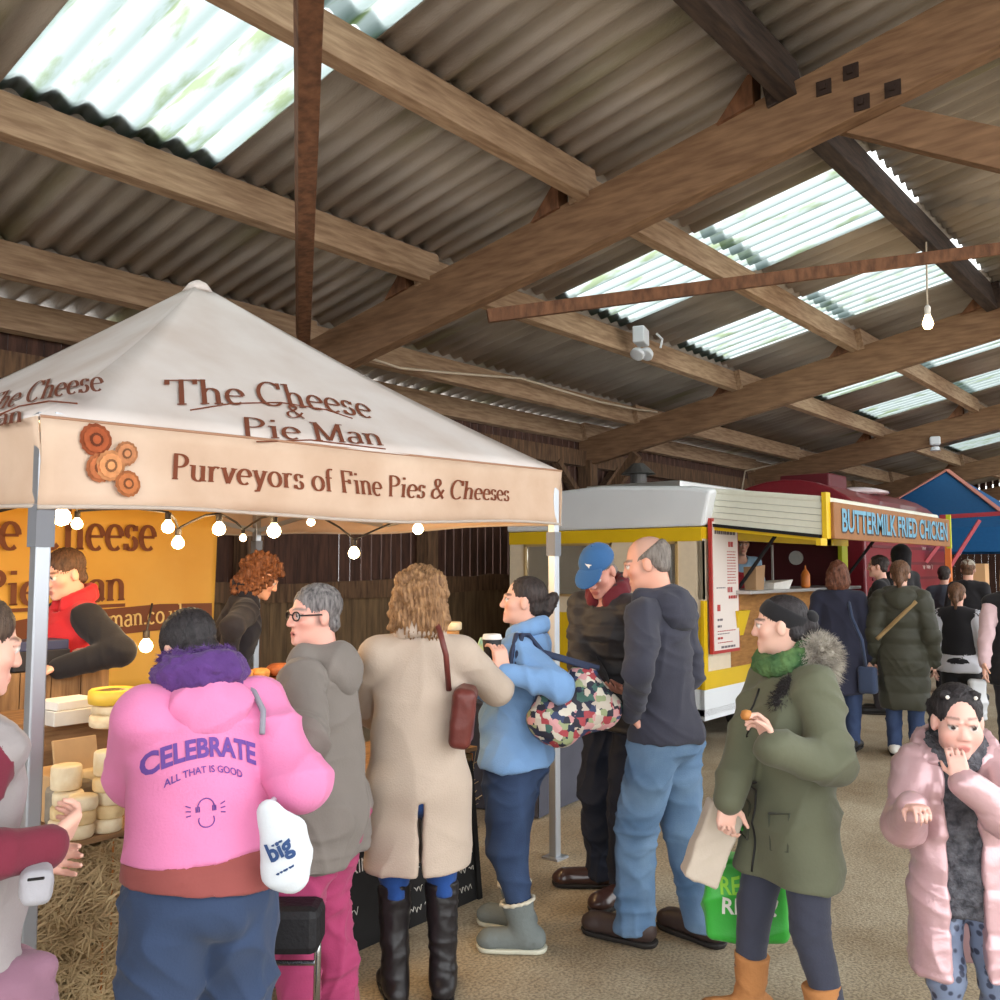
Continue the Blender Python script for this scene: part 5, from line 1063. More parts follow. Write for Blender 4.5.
# woman in the blue jumper with coffee
p = Person('woman in a pale blue jumper and jeans laughing with a coffee cup in hand', 516, 4.22, 1.6, -74, g=1.24, hyaw=-14, hpitch=-6, lean=-3, wl=(503, 672, 3.86), pl=(-.6, -.7, -.5), wr=(478, 690, 4.25), pr=(1, -.3, -.6), feet=((-.1, -.06, 12), (.12, .03, 10)), hl=((.05, .2, 1), (.55, .8, 0), 1.0), hr=((0, 1, .1), (0, 0, 1), .5))
p.body((228, 176, 156), (60, 48, 44), mouth=1.2, fem=1)
bl = fab('blue_knit', (122, 160, 206), .1, bump=.3, bs=200); p.top('jumper', bl, hem=.485, infl=.016, bust=1.1, belly=.85, sleeve=(.056, .048, .032), amp=.006, hr=.11, lr=.075); p.collar(bl, 'cowl_neck', .02, .02)
p.legs(denim('mid_denim', (54, 72, 104), (38, 52, 80)), 'jeans', r=(.07, .052, .027), to=.03, amp=.005, pel=1.02)
p.shoes(srgb_mat('grey_suede', (112, 118, 116), rough=.95, bump=.2), srgb_mat('pale_sole', (206, 204, 186), rough=.7), 'ankle_boot', shaft=.36, sr=.045, wide=1.18, hgt=1.15, cuff=srgb_mat('cream_fleece', (206, 198, 180), rough=1), L=.088)
hb_ = hairmat('dark_hair', (66, 54, 50), (34, 27, 26)); p.hair(hb_, 'tied', amp=.002, vol=.985); b = SDF(.006); b.ell(p.hp(0, -.11, -.01), V(.052, .05, .06)*p.hk, p.HR, .01); b.ell(p.hp(0, -.145, .03), V(.03, .025, .03)*p.hk, p.HR, .02); cloth(b, 'hair_bun', hb_, p.root, .004, 90)
def cup_at(c, up=(0, 0, 1), par=None):
    t = thing('coffee_cup', 'black takeaway coffee cup with white lid held up by the woman in blue', 'cup', c); MB().lathe(c, [(.028, -.055), (.03, -.055), (.041, .05), (.039, .052)], 24).build('cup', srgb_mat('cup_black', (36, 36, 38), rough=.6), t, smooth=True); MB().lathe(c, [(.043, .048), (.0435, .054), (.04, .058), (.038, .068), (.034, .07), (.005, .068)], 24).build('lid', srgb_mat('lid_white', (236, 234, 230), rough=.4), t, smooth=True)
w_, f_, n_, sv_, kk = p.grip[0]; cup_at(p.world(w_+f_*.075+n_*.055)+UZ*.02)
# patterned tote on her shoulder
def tote():
    t = thing('tote_bag', 'patchwork patterned tote bag hanging from the shoulder of the woman in blue', 'bag', P(570, 740, 4.0))
    m = bpy.data.materials.new('patchwork_print'); m.use_nodes = True; n = m.node_tree.nodes; l = m.node_tree.links; b = n['Principled BSDF']; tc = n.new('ShaderNodeTexCoord'); vo = n.new('ShaderNodeTexVoronoi'); vo.inputs['Scale'].default_value = 34; vo.distance = 'CHEBYCHEV'; vo.inputs['Randomness'].default_value = .7; l.new(tc.outputs['Object'], vo.inputs[0])
    sp = n.new('ShaderNodeSeparateColor'); l.new(vo.outputs['Color'], sp.inputs[0]); r = n.new('ShaderNodeValToRGB'); r.color_ramp.interpolation = 'CONSTANT'; el = r.color_ramp.elements; cs = [(36, 42, 66), (196, 184, 170), (164, 62, 70), (64, 100, 92), (52, 62, 96), (206, 150, 150), (150, 160, 120), (40, 40, 54), (214, 206, 190)]
    el[0].position = 0; el[0].color = (*s(*cs[0]), 1); el[1].position = .11; el[1].color = (*s(*cs[1]), 1)
    for i_, c in enumerate(cs[2:]): e = el.new(.22+.11*i_); e.color = (*s(*c), 1)
    l.new(sp.outputs[0], r.inputs[0]); l.new(r.outputs[0], b.inputs['Base Color']); b.inputs['Roughness'].default_value = .7
    b = SDF(.008); c = P(572, 700, 3.98); c = np.array(c); rx, up_, fh = np.array(RH), np.array(UZ), np.array(FH)
    q = lambda x, z, y=0: c+rx*x+up_*z+fh*y
    b.cap(q(-.1, -.1), q(.12, -.05, .03), .075, .075, .05); b.cap(q(-.11, -.02), q(.05, .06, .03), .06, .06, .06); b.cap(q(.06, .08, .03), q(.15, -.04, .04), .055, .06, .05); b.cap(q(-.12, -.08), q(-.04, -.14), .06, .06, .05)
    o = cloth(b, 'bag_body', m, None, .008, 22, 3); o.parent = t; o.matrix_parent_inverse = parent_inv(t)
    hm = srgb_mat('navy_handle', (52, 60, 84), rough=.8); S_ = pw.world(pw.sh[0])
    for o1, o2 in ((0, 0), (.025, .04)): MB().tube([P(540, 690, 3.86)+RH*o2, S_-FH*.1-UZ*.1+RH*(o1-.03), S_-FH*.085+UZ*.0+RH*(o1-.02), S_-FH*.04+UZ*.075+RH*o1, S_+FH*.03+UZ*.07+RH*(o1+.03), S_+RH*(o1+.09)-UZ*.0-FH*.02, P(590, 668, 3.98)+RH*o2], .011, 8).build('handle', hm, t, smooth=True)
pw = p
tote()
# woman in the beige coat, seen from behind
p = Person('woman seen from behind in a long beige coat and black knee boots', 420, 3.66, 1.62, -4, g=1.16, hyaw=14, lean=0, wr=(502, 668, 4.08), pr=(.6, -.1, -1), wl=(380, 720, 4.0), pl=(-1, -.1, -.8), feet=((-.085, .0, 8), (.1, .0, 8)), hr=((.7, .7, .1), (0, 0, -1), .4))
p.body((226, 178, 158), (150, 112, 76)); be = fab('beige_wool', (190, 172, 156), .08, bump=.25, bs=160); p.top('coat', be, hem=.305, hr=.132, infl=.022, sleeve=(.053, .046, .036), amp=.005, fr=14, slit=.3); p.collar(be, 'coat_collar', .017, .022)
p.hair(hairmat('light_brown_waves', (176, 134, 92), (112, 78, 50)), 'bob', vol=1.3, amp=.007)
p.legs(fab('royal_leggings', (32, 70, 134), .1), 'leggings', r=(.05, .034, .022), to=.19, amp=.001); bk = srgb_mat('black_leather', (36, 32, 33), rough=.4, noise=.2, bump=.25, bscale=14); p.shoes(bk, blackrub, 'knee_boot', shaft=.93, sr=.042, L=.085, amp=.003)
def handbag():
    t = thing('handbag', 'dark red leather handbag hanging at the side of the beige coat', 'bag', P(462, 745, 3.6)); lm = srgb_mat('oxblood_leather', (108, 52, 46), rough=.4, noise=.2, bump=.1); b = SDF(.007); c = np.array(P(463, 716, 3.58)); R_ = np.stack([np.array(RH), np.array(FH), np.array(UZ)], 1) @ roty(.12)
    b.box(c, V(.045, .1, .115), .03, R_, .01); o = cloth(b, 'bag_body', lm, None, .002); o.parent = t; o.matrix_parent_inverse = parent_inv(t)
    MB().tube([P(449, 690, 3.56), P(446, 655, 3.5), P(440, 632, 3.5), P(436, 622, 3.6), P(436, 620, 3.7)], .011, 8).build('strap', lm, t, smooth=True); MB().box(P(457, 700, 3.5), (.02, .02, .03), .6).build('clasp', mat('gold_clasp', s(190, 150, 80), .3, metal=1), t)
handbag()
# woman in the grey hoodie with glasses
p = Person('woman with short grey hair and glasses in a grey hoodie and bright pink trousers', 323, 3.33, 1.58, -66, g=1.34, hyaw=-52, hpitch=0, lean=3, wl=(291, 800, 3.05), pl=(-.9, -.6, -.2), wr=(290, 770, 3.6), pr=(1, -.2, -.5), feet=((-.1, .0, 10), (.13, -.03, 12)), hl=((.2, 1, 0), (.6, 0, -.6), .8), hr=((0, 1, 0), (-1, 0, 0), .6))
p.body((222, 166, 150), (120, 112, 108), mouth=.8, stub=((120, 112, 108), .6)); gr = fab('grey_sweat', (126, 118, 112), .1); p.top('hoodie', gr, hem=.40, hr=.124, infl=.02, bust=1.1, belly=1.0, sleeve=(.06, .053, .038), amp=.008, sl=.98, lr=.074); p.hood_down(gr, None, 1.1)
p.hair(hairmat('steel_grey', (142, 136, 134), (66, 62, 64)), 'short', vol=1.0, amp=.002); p.legs(fab('pink_trousers', (168, 62, 104), .12), 'trousers', r=(.064, .05, .046), to=0, amp=.009); p.shoes(blackrub, brownsole, 'shoe')
def glasses(p, m):
    t = None; root = None; b = MB(); k = p.hk
    for sx in (-1, 1):
        pts = [p.hp(sx*.034+.024*math.cos(a)*(1 if abs(math.cos(a)) < .8 else 1), .099-.12*abs(sx*.034+.024*math.cos(a)), .0+.017*math.sin(a)) for a in np.linspace(0, 2*math.pi, 21)]; b.tube([Vector([float(c) for c in q]) for q in pts], .0026, 6)
        b.tube([Vector([float(c) for c in p.hp(sx*.06, .09, .004)]), Vector([float(c) for c in p.hp(sx*.08, .01, .006)]), Vector([float(c) for c in p.hp(sx*.078, -.02, -.01)])], .0028, 6)
    b.tube([Vector([float(c) for c in p.hp(-.01, .1, .004)]), Vector([float(c) for c in p.hp(0, .104, .006)]), Vector([float(c) for c in p.hp(.01, .1, .004)])], .0025, 6)
    o = b.build('glasses', m, None, smooth=True); o.parent = p.root
glasses(p, blackrub)
# pink hoodie, nearest of the queue
p = Person('person in a pink hoodie with purple lettering on the back and blue trousers', 211, 2.62, 1.54, -20, g=1.42, hyaw=-10, hpitch=36, lean=8, wr=(286, 775, 2.86), pr=(.45, -.3, -1), wl=(160, 770, 2.95), pl=(-.7, -.2, -1), feet=((-.12, .0, 8), (.14, .0, 10)), hr=((-.7, .7, .1), (0, 0, -1), .7), hl=((.3, 1, 0), (0, 0, -1), .5))
p.body((224, 176, 156), (40, 34, 34)); pk_ = fab('pink_sweat', (226, 132, 178), .05, bump=.2); hd_ = p.top('hoodie', pk_, hem=.57, slant=.07, hr=.153, infl=.024, belly=.9, bust=.9, sleeve=(.066, .064, .044), amp=.009, fr=16, lr=.076); p.hood_down(pk_, None, 1.05); pbare = p.bare
pu = fab('purple_fleece', (92, 56, 124), .25, bump=.5, bs=90, ns=14)
pts = [p.nb+p.R @ V(math.cos(a)*.054*p.H, math.sin(a)*.052*p.H+.012*p.H, .03*p.H-.012*math.sin(a)) for a in np.linspace(0, 2*math.pi, 15)[:-1]]; sc_ = p.ring(pts, .031*p.H, pu, 'purple_collar', amp=.006, rough=.004, closed=True, k=.03)
pts = [p.nb+p.R @ V(math.cos(a)*.05*p.H, math.sin(a)*.052*p.H+.02*p.H, .056*p.H) for a in np.linspace(0, 2*math.pi, 15)[:-1]]; q_ = p.ring(pts, .018*p.H, pu, 'collar_fur_edge', amp=.003, rough=.006, closed=True, k=.02)
strands(q_, 3500, .014, .0012, pu, 'fur', 4)
p.hair(hairmat('black_hair', (52, 46, 48), (26, 22, 24)), 'short', vol=1.06, amp=.002)
p.top('undershirt', fab('brick_red', (148, 78, 74), .1), hem=.512, slant=-.12, hr=.152, infl=.022, arms=(), amp=.003, lr=.072, skip=(.07, .575))
p.legs(fab('navy_trousers', (54, 70, 100), .2, ns=3), 'trousers', r=(.064, .06, .06), pel=.93, to=-.0, amp=.01, fr=26, vert=-1); p.shoes(blackrub, brownsole, 'shoe')
purp = srgb_mat('purple_print', (104, 72, 148), rough=.9); lb = s(110, 140, 200); back = p.R @ V(0, 1, 0); c_ = p.up(-.005, -.12, .70)
wrap(hd_, block2d('CELEBRATE', .05), c_+V(-.032, 0, .01), (1, 0, .0), (0, 0, 1), .295, .05, purp, hd_, back, arch=.04, probe=pbare); wrap(hd_, block2d('ALL THAT IS GOOD', .02), c_+V(-.032, 0, -.02), (1, 0, 0), (0, 0, 1), .2, .018, purp, hd_, back, arch=.028, probe=pbare)
# small printed badge below the lettering: a plain line drawing of a round face with lines beside it
from mathutils.bvhtree import BVHTree
def printed(o, lines, c, back, m, par, probe=None):
    bv = BVHTree.FromPolygons([v.co for v in o.data.vertices], [q.vertices for q in o.data.polygons]); b = MB(); bk_ = Vector([float(x) for x in back])
    for L in lines:
        pts = []
        for x, z in L: st = probe.ray_cast(Vector((float(c[0])+x, float(c[1])-.5, float(c[2])+z)), bk_)[0] if probe else None; h_ = bv.ray_cast(st-bk_*.05 if st is not None else Vector((float(c[0])+x, float(c[1])-.4, float(c[2])+z)), bk_); pts.append(h_[0]-bk_*.002 if h_[0] is not None else Vector((0, 0, 0)))
        b.tube(pts, .0016, 5)
    q = b.build('printed_emblem', m, None); q.parent = par
printed(hd_, [[(-.04+.02*math.cos(a), .018*math.sin(a)-.072) for a in np.linspace(-3.6, .5, 17)], [(-.04+.021*math.cos(a), .024*math.sin(a)-.04) for a in np.linspace(.0, 3.14, 11)]]+[[(-.04+sx*(.021+.002*j), -.036-.004*0), (-.04+sx*(.021+.002*j), -.05)] for sx in (-1, 1) for j in (-2, 0, 2)]+[[(-.04+sx*.038, -.036-.01*i), (-.04+sx*.05, -.03-.014*i)] for sx in (-1, 1) for i in range(3)], c_+V(.005, 0, .028), back, purp, hd_, pbare)
def white_bag():
    t = thing('carrier_bag', 'white fabric bag with a blue printed word hanging from the arm in pink', 'bag', P(285, 890, 2.35)); m = fab('white_bag', (214, 220, 226), .06, rough=.7); b = SDF(.006); c = np.array(P(281, 850, 2.5)); rx, up_, fh = np.array(RH), np.array(UZ), np.array(FH); R_ = np.stack([rx, fh, up_], 1)
    b.cap(c+rx*-.035+up_*.1, c+rx*.005-up_*.02, .03, .058, .04, (fh, .5)); b.cap(c+rx*.02-up_*.0, c+rx*.018-up_*.05, .06, .05, .04, (fh, .5)); b.cap(c+rx*-.02+up_*.08, c+rx*.035+up_*.06, .03, .03, .04, (fh, .5)); b.cap(c+rx*.0-up_*.06, c+rx*.03-up_*.07, .04, .04, .03, (fh, .5))
    o = cloth(b, 'bag_body', m, None, .003, 30, 2); o.parent = t; o.matrix_parent_inverse = parent_inv(t); ri = srgb_mat('blue_print', (48, 74, 120), rough=.8); d_ = Vector(FH); x_ = Vector(RH)*.88+UZ*.48; y_ = UZ*.88-Vector(RH)*.48; c2 = Vector([float(q) for q in c])
    for txt, off, w, h_ in (('big', (.012, -.006), .07, .042),):
        l_ = wrap(o, block2d(txt, .05), c2+RH*off[0]+UZ*off[1], x_, y_, w, h_, ri, None, d_, off=.005); l_.parent = o
    for off, w in (((-.004, .022), .03), ((.02, -.045), .05)):
        bv_ = BVHTree.FromPolygons([v.co for v in o.data.vertices], [q.vertices for q in o.data.polygons]); hit_ = lambda a_, b_: (lambda q: q[0]-d_*.001 if q[0] is not None else c2)(bv_.ray_cast(c2+RH*off[0]+UZ*off[1]+x_*(a_-w/2)+y_*b_-d_*.5, d_)); l_ = scribble(hit_, w, .006, 3).build('print_scribble', ri, None); l_.parent = o
    MB().tube([P(266, 822, 2.5), P(268, 806, 2.52), P(278, 795, 2.62)], .008, 6).build('strap', m, t, smooth=True)
white_bag()
stp = MB().tube([Vector([float(x) for x in q]) for q in (p.up(.075, -.02, .858), p.up(.083, -.055, .835), p.up(.085, -.09, .8), p.up(.075, -.105, .76))], .009, 6).build('bag_strap', fab('grey_strap', (150, 148, 160), .1), None, smooth=True); stp.parent = p.root
# boy at the left edge
p = Person('boy in a grey gilet with maroon sleeves and a mauve jacket tied round his waist', -46, 2.0, 1.585, 58, g=1.1, hyaw=14, hpitch=10, lean=3, wr=(46, 848, 1.9), pr=(.3, -.9, -.6), wl=(20, 850, 2.25), pl=(-1, -.4, -.3), feet=((-.1, 0, 8), (.12, -.03, 10)), hr=((-.3, 1, .3), (-.6, 0, .4), 1.0))
p.body((226, 176, 158), (84, 66, 54), brow=(90, 70, 58)); gv = fab('grey_gilet', (150, 142, 142), .08, rough=.7); p.top('sleeved_shirt', fab('maroon_sleeve', (112, 36, 54), .12), hem=.46, infl=.004, sleeve=(.052, .047, .036)); p.top('gilet', gv, hem=.47, infl=.022, arms=(), belly=.85, amp=.004, puff=(.12, .006)); p.collar(fab('grey_collar', (120, 116, 122)), 'gilet_collar', .016, .02)
p.hair(hairmat('brown_crop', (96, 76, 62), (52, 40, 34)), 'short', vol=1.0, amp=.0015); p.legs(fab('dark_trousers', (48, 44, 50), .15), 'trousers'); p.shoes(blackrub, brownsole, 'shoe')
ma = fab('mauve_jacket', (136, 98, 116), .1, rough=.8); H_ = p.H; b = SDF(.009); 
pts = [V(math.cos(a)*.118*H_, math.sin(a)*.098*H_, .50*H_+.012*math.sin(3*a)) for a in np.linspace(0, 2*math.pi, 17)]
for a, c in zip(pts, pts[1:]): b.cap(a, c, .034, .034, .02)
for a in np.linspace(-.35*math.pi, -math.pi*.98, 9): b.cap(V(math.cos(a)*.118*H_, math.sin(a)*.1*H_, .5*H_), V(math.cos(a)*.15*H_, math.sin(a)*.14*H_, .25*H_), .026, .03, .05)
for a in (.2, .34, .5): b.cap(V(math.cos(a)*.13*H_, math.sin(a)*.12*H_, .50*H_), V(math.cos(a)*.14*H_+.01, math.sin(a)*.13*H_+.03, .44*H_), .03, .022, .02)
b.ell(V(.115*H_, .07*H_, .51*H_), V(.035, .035, .03), None, .02); cloth(b, 'tied_jacket', ma, p.root, .007, 20, 5, vert=.1)
tg = thing('waist_bag', 'light grey waist bag worn in front by the boy with maroon sleeves', 'bag', P(48, 880, 1.9)); b = SDF(.007); c = np.array(P(36, 884, 1.84)); R_ = np.stack([np.array(RH), np.array(FH), np.array(UZ)], 1); b.box(c, V(.03, .045, .036), .02, R_ @ rotz(.5)); o = cloth(b, 'bag_body', fab('bag_grey', (160, 158, 164), .08, rough=.6), None, .002); o.parent = tg; o.matrix_parent_inverse = parent_inv(tg); MB().tube([P(28, 880, 1.78), P(44, 878, 1.78)], .003, 6).build('zip', blackrub, tg)
# woman in the olive parka
p = Person('woman in an olive green parka with a black headband eating a snack', 786, 3.36, 1.54, -124, g=1.13, hyaw=36, hpitch=2, lean=2, wl=(774, 748, 3.04), pl=(-.4, -.5, -1), wr=(729, 800, 3.28), pr=(1, -.3, -.4), feet=((-.17, -.02, 16), (.14, .1, 14)), hl=((.55, .1, .75), (0, .9, -.2), 1.1), hr=((0, .2, -1), (-1, 0, 0), 1.1))
p.body((222, 178, 160), (40, 32, 32), fem=1, mouth=0); ol = fab('olive_parka', (94, 96, 76), .12, rough=.75, bump=.15, bs=40); pa = p.top('parka', ol, hem=.365, hr=.128, infl=.024, bust=.9, sleeve=(.06, .054, .046), amp=.01, fr=16, lr=.062)
def strip(p, pts, r, m, name, par=None): o = MB().tube([Vector([float(x) for x in q]) for q in pts], r, 6).build(name, m, None, smooth=True); o.parent = par or p.root; return o
p.legs(fab('charcoal_leggings', (58, 60, 74), .15), 'leggings', r=(.058, .04, .032), to=.06); tnb = srgb_mat('tan_suede', (176, 120, 72), rough=.95, noise=.12, bump=.2); p.shoes(tnb, brownsole, 'boot', shaft=.5, sr=.043, wide=1.25, hgt=1.25, L=.085)
p.hair(hairmat('black_hair', (52, 46, 48), (26, 22, 24)), 'bun', vol=.97, amp=.0015)
b = SDF(.006); b.ell(p.hp(0, -.02, .046), V(.083, .104, .084)*p.hk, p.HR, .01); b.cut(p.hp(0, .03, .105), p.HR @ V(0, -.55, 1), .006); b.cut(p.hp(0, .02, .018), -(p.HR @ V(0, -.62, 1)), .006); hbn = cloth(b, 'headband', fab('black_jersey', (30, 29, 32), .1), p.root, .001); b = SDF(.006); b.ell(p.hp(0, -.125, .03), V(.04, .03, .032)*p.hk, p.HR, .01); o = cloth(b, 'knot', fab('black_jersey', (30, 29, 32)), None, .002); o.parent = hbn
grn = mat('green_scarf', s(96, 128, 78), .95, noise=1, nscale=18, col2=s(46, 80, 48), bump=.6, bscale=60)
pts = [p.nb+p.R @ V(math.cos(a)*.052*p.H, math.sin(a)*.05*p.H+.014*p.H, .022*p.H-.022*math.sin(a)*p.H) for a in np.linspace(0, 2*math.pi, 13)[:-1]]; p.ring(pts, .024*p.H, grn, 'scarf', amp=.006, closed=True, k=.02, rough=.003)
fm_ = mat('grey_fur', s(196, 188, 174), .95, noise=1, nscale=22, col2=s(110, 102, 94), bump=.5); b = SDF(.008)
pts = [p.up(.06*math.cos(a)-.0, -.05-.03*math.sin(a), .84+.04*math.sin(a)) for a in np.linspace(0, math.pi*2, 12)]
for a, c in zip(pts, pts[1:]): b.cap(a, c, .045, .045, .03)
b.cap(p.up(-.07, -.045, .87), p.up(-.075, -.03, .80), .055, .045, .03); fo = cloth(b, 'fur_hood', fm_, p.root, .004, 40, 3, rough=.005); strands(fo, 9000, .034, .0016, fm_, 'fur', 5, (0, 0, -.2))
b = SDF(.008); b.cap(p.up(.03, -.035, .83), p.up(-.06, .02, .80), .03, .034, .03); b.cap(p.up(-.06, .02, .80), p.up(-.055, .055, .765), .034, .028, .03); fd = cloth(b, 'dark_fur_trim', fab('dark_fur', (44, 38, 38), .3), p.root, .003, 40, 3, rough=.005); strands(fd, 3000, .022, .0014, fab('dark_fur', (44, 38, 38)), 'fur', 6)
bv = BVHTree.FromPolygons([v.co for v in pa.data.vertices], [q.vertices for q in pa.data.polygons]); zp = []
for t in np.linspace(.79, .375, 24):
    st = p.bare.ray_cast(Vector((.03, .8, float(t*p.H))), Vector((0, -1, 0)))[0]
    if st is None: continue
    h_ = bv.ray_cast(st+Vector((0, .04, 0)), Vector((0, -1, 0)))
    if h_[0] is not None: zp.append(h_[0]+Vector((0, .002, 0)))
strip(p, zp, .004, blackrub, 'zip', pa)
for sx in (-1, 1):
    pc = [p.bare.ray_cast(Vector((sx*x, .8, z*p.H)), Vector((0, -1, 0)))[0] for x, z in ((.06, .52), (.14, .53), (.145, .45), (.065, .44), (.06, .52))]
    if all(q is not None for q in pc): strip(p, [q+Vector((0, .003, 0)) for q in pc], .004, fab('olive_seam', (70, 72, 58)), 'pocket_seam', pa)
w_, f_, n_, sv_, kk = p.grip[0]; sn = MB().lathe(p.world(w_+f_*.12+n_*.05+sv_*.02), [(.004, -.018), (.016, -.012), (.02, 0), (.015, .014), (.004, .018)], 12).build('snack_bite', crust, smooth=True); tag(sn, 'small pastry bite held between the fingers of the woman in the parka', 'snack')
def soft_bag(nm, lab, m, c, hs, rr, tilt=0, amp=.004, body='bag_body', seed=1, twist=0):
    t = thing(nm, lab, 'bag', Vector(c)-UZ*hs[2]); b = SDF(.007); R_ = np.stack([np.array(RH), np.array(FH), np.array(UZ)], 1) @ roty(tilt) @ rotz(twist); b.box(np.array(c), V(*hs), rr, R_, .01); o = cloth(b, body, m, None, amp, 22, seed, vert=.3); o.parent = t; o.matrix_parent_inverse = parent_inv(t); return t, o
pb, _ = soft_bag('paper_carrier', 'cream paper bag carried above the green bag by the woman in the parka', fab('cream_paper', (198, 184, 168), .06, rough=.85), P(712, 842, 3.42), (.065, .05, .145), .012, .38, .003)
gb, go = soft_bag('shopping_bag', 'bright green shopping bag with white capitals beside the olive parka', fab('green_bag', (60, 172, 62), .12, rough=.45), P(745, 896, 3.62), (.155, .07, .155), .03, 0, .008, twist=-.15)
for txt, dx, dz, wd, cm in (('RE', -.085, .03, .075, srgb_mat('lime_print', (150, 214, 70))), ('RE', -.075, -.045, .085, chalk), ('?', .075, -.045, .03, chalk)):
    l_ = wrap(go, block2d(txt, .03), Vector(P(748, 896, 3.62))+RH*dx+UZ*dz, RH, UZ, wd, .06, cm, None, Vector(FH), off=.003); l_.parent = go
for dx in (-.08, .09): MB().tube([P(745, 862, 3.6)+RH*dx, P(738, 838, 3.5)+RH*dx*.6, P(730, 818, 3.35)], .008, 6).build('handle', fab('green_bag', (60, 172, 62)), gb, smooth=True)
# girl in the pink coat
p = Person('young girl in an open shiny pink coat with her fingers at her mouth', 950, 3.06, 1.235, 172, g=1.0, hyaw=-4, hpitch=8, lean=2, hs=1.3, handk=.95, wl=(962, 780, 2.84), pl=(-.9, -.1, -1), wr=(913, 806, 2.84), pr=(.15, -.9, -.8), feet=((-.12, -.1, 15), (.06, .05, 8)), hl=((.2, -.1, 1), (0, -1, .2), .9), hr=((-.2, .9, .1), (0, 0, -1), 1.0), sw=.1, h=.008)
p.body((226, 178, 164), (60, 48, 46), eye=(50, 40, 38), child=1); ppk = mat('pink_metallic', s(206, 168, 172), .32, metal=.25, noise=.1, nscale=6, bump=.35, bscale=14, coat=.2); cream = fab('coat_lining', (190, 174, 188), .05)
p.top('fluffy_jumper', mat('grey_fluff', s(104, 104, 110), 1, noise=1, nscale=40, col2=s(56, 56, 62), bump=.9, bscale=90), hem=.44, infl=.004, arms=(), hr=.09, rough=.003); 
ct_ = p.top('puffer_coat', ppk, hem=.30, hr=.16, infl=.03, sleeve=(.058, .052, .042), puff=(.13, .008), amp=.005, open_=.05, sl=.92, hemy=.85, neck=.085)
pts = [p.nb+p.R @ V(math.cos(a)*.085*p.H, math.sin(a)*.07*p.H-.012*p.H, .01*p.H-.03*math.sin(a)*p.H) for a in np.linspace(-math.pi*1.28, math.pi*.28, 12)]; p.ring(pts, .026*p.H, ppk, 'hood', amp=.005, k=.02)
pts = [p.nb+p.R @ V(math.cos(a)*.06*p.H, math.sin(a)*.056*p.H, .012*p.H-.026*math.sin(a)*p.H) for a in np.linspace(0, 2*math.pi, 13)[:-1]]; p.ring(pts, .024*p.H, mat('grey_fluff', (.1, .1, .1)), 'fluffy_collar', amp=.004, k=.02, closed=True, rough=.003)
lp = bpy.data.materials.new('leopard_leggings'); lp.use_nodes = True; n = lp.node_tree.nodes; l = lp.node_tree.links; vo = n.new('ShaderNodeTexVoronoi'); vo.inputs['Scale'].default_value = 34; tc = n.new('ShaderNodeTexCoord'); l.new(tc.outputs['Object'], vo.inputs[0]); r_ = n.new('ShaderNodeValToRGB'); r_.color_ramp.elements[0].position = .3; r_.color_ramp.elements[0].color = (*s(54, 60, 80), 1); r_.color_ramp.elements[1].position = .42; r_.color_ramp.elements[1].color = (*s(112, 124, 148), 1); l.new(vo.outputs[0], r_.inputs[0]); l.new(r_.outputs[0], n['Principled BSDF'].inputs['Base Color'])
p.legs(lp, 'leggings', r=(.056, .042, .035), to=.04); p.shoes(srgb_mat('plum_boot', (124, 92, 106), rough=.5), brownsole, 'boot', shaft=.42, sr=.048, wide=1.25, L=.08)
hr_ = p.hair(hairmat('black_hair', (52, 46, 48), (26, 22, 24)), 'tied', vol=1.03, amp=.0015, h=.005)
for sx in (-1, 1):
    b = SDF(.006); b.cap(p.hp(sx*.05, .03, .1), p.hp(sx*.06, -.1, .03), .02*p.hk, .022*p.hk, .01); b.cap(p.hp(sx*.06, -.1, .03), p.hp(sx*.05, -.1, -.07), .022*p.hk, .02*p.hk, .01); o = cloth(b, 'braid', hairmat('black_hair', (52, 46, 48), (26, 22, 24)), None, .004, 110); o.parent = hr_
    q = MB().lathe(Vector([float(x) for x in p.hp(sx*.045, .06, .1)]), [(.003, -.006), (.007, 0), (.003, .006)], 10).build('hair_clip', chalk, None); q.parent = hr_
# ---------------------------------------------------------------- the sellers
p = Person('seller in a red gilet over black sleeves standing before the yellow banner', 70, 4.62, 1.74, -112, g=1.1, hyaw=-12, hpitch=16, wl=(60, 668, 4.3), wr=(30, 665, 4.4), pl=(-1, -.4, -.4), pr=(1, -.3, -.4), hl=((.5, 1, 0), (0, 0, -1), .6), h=.011, hb=.0075)
p.body((222, 170, 148), (92, 64, 44)); p.top('sleeved_shirt', fab('black_sleeve', (27, 25, 28)), hem=.5, infl=.008, sleeve=(.058, .052, .038)); rg = p.top('gilet', fab('red_gilet', (196, 34, 40), .1, rough=.75), hem=.44, infl=.026, arms=(), hr=.11); p.collar(fab('red_gilet', (196, 34, 40)), 'gilet_collar', .018, .03); p.hair(hairmat('brown_crop2', (104, 74, 52), (62, 42, 30)), 'short'); p.legs(fab('dark_trousers', (48, 44, 50)), 'trousers', h=.012); p.shoes(blackrub, brownsole)
printed(rg, [[(.04+.03*math.cos(a), .03*math.sin(a)) for a in np.linspace(.3, 2.6, 8)]], p.up(0, .5, .70)+V(0, .8, 0), (0, -1, 0), chalk, rg)
p = Person('curly haired seller in a black jacket bending over the pies', 218, 5.6, 1.75, 84, g=1.2, hyaw=8, hpitch=26, lean=20, wl=(215, 655, 5.4), wr=(226, 662, 5.35), pl=(-1, -.2, -.3), pr=(1, -.4, -.3), h=.011, hb=.0075)
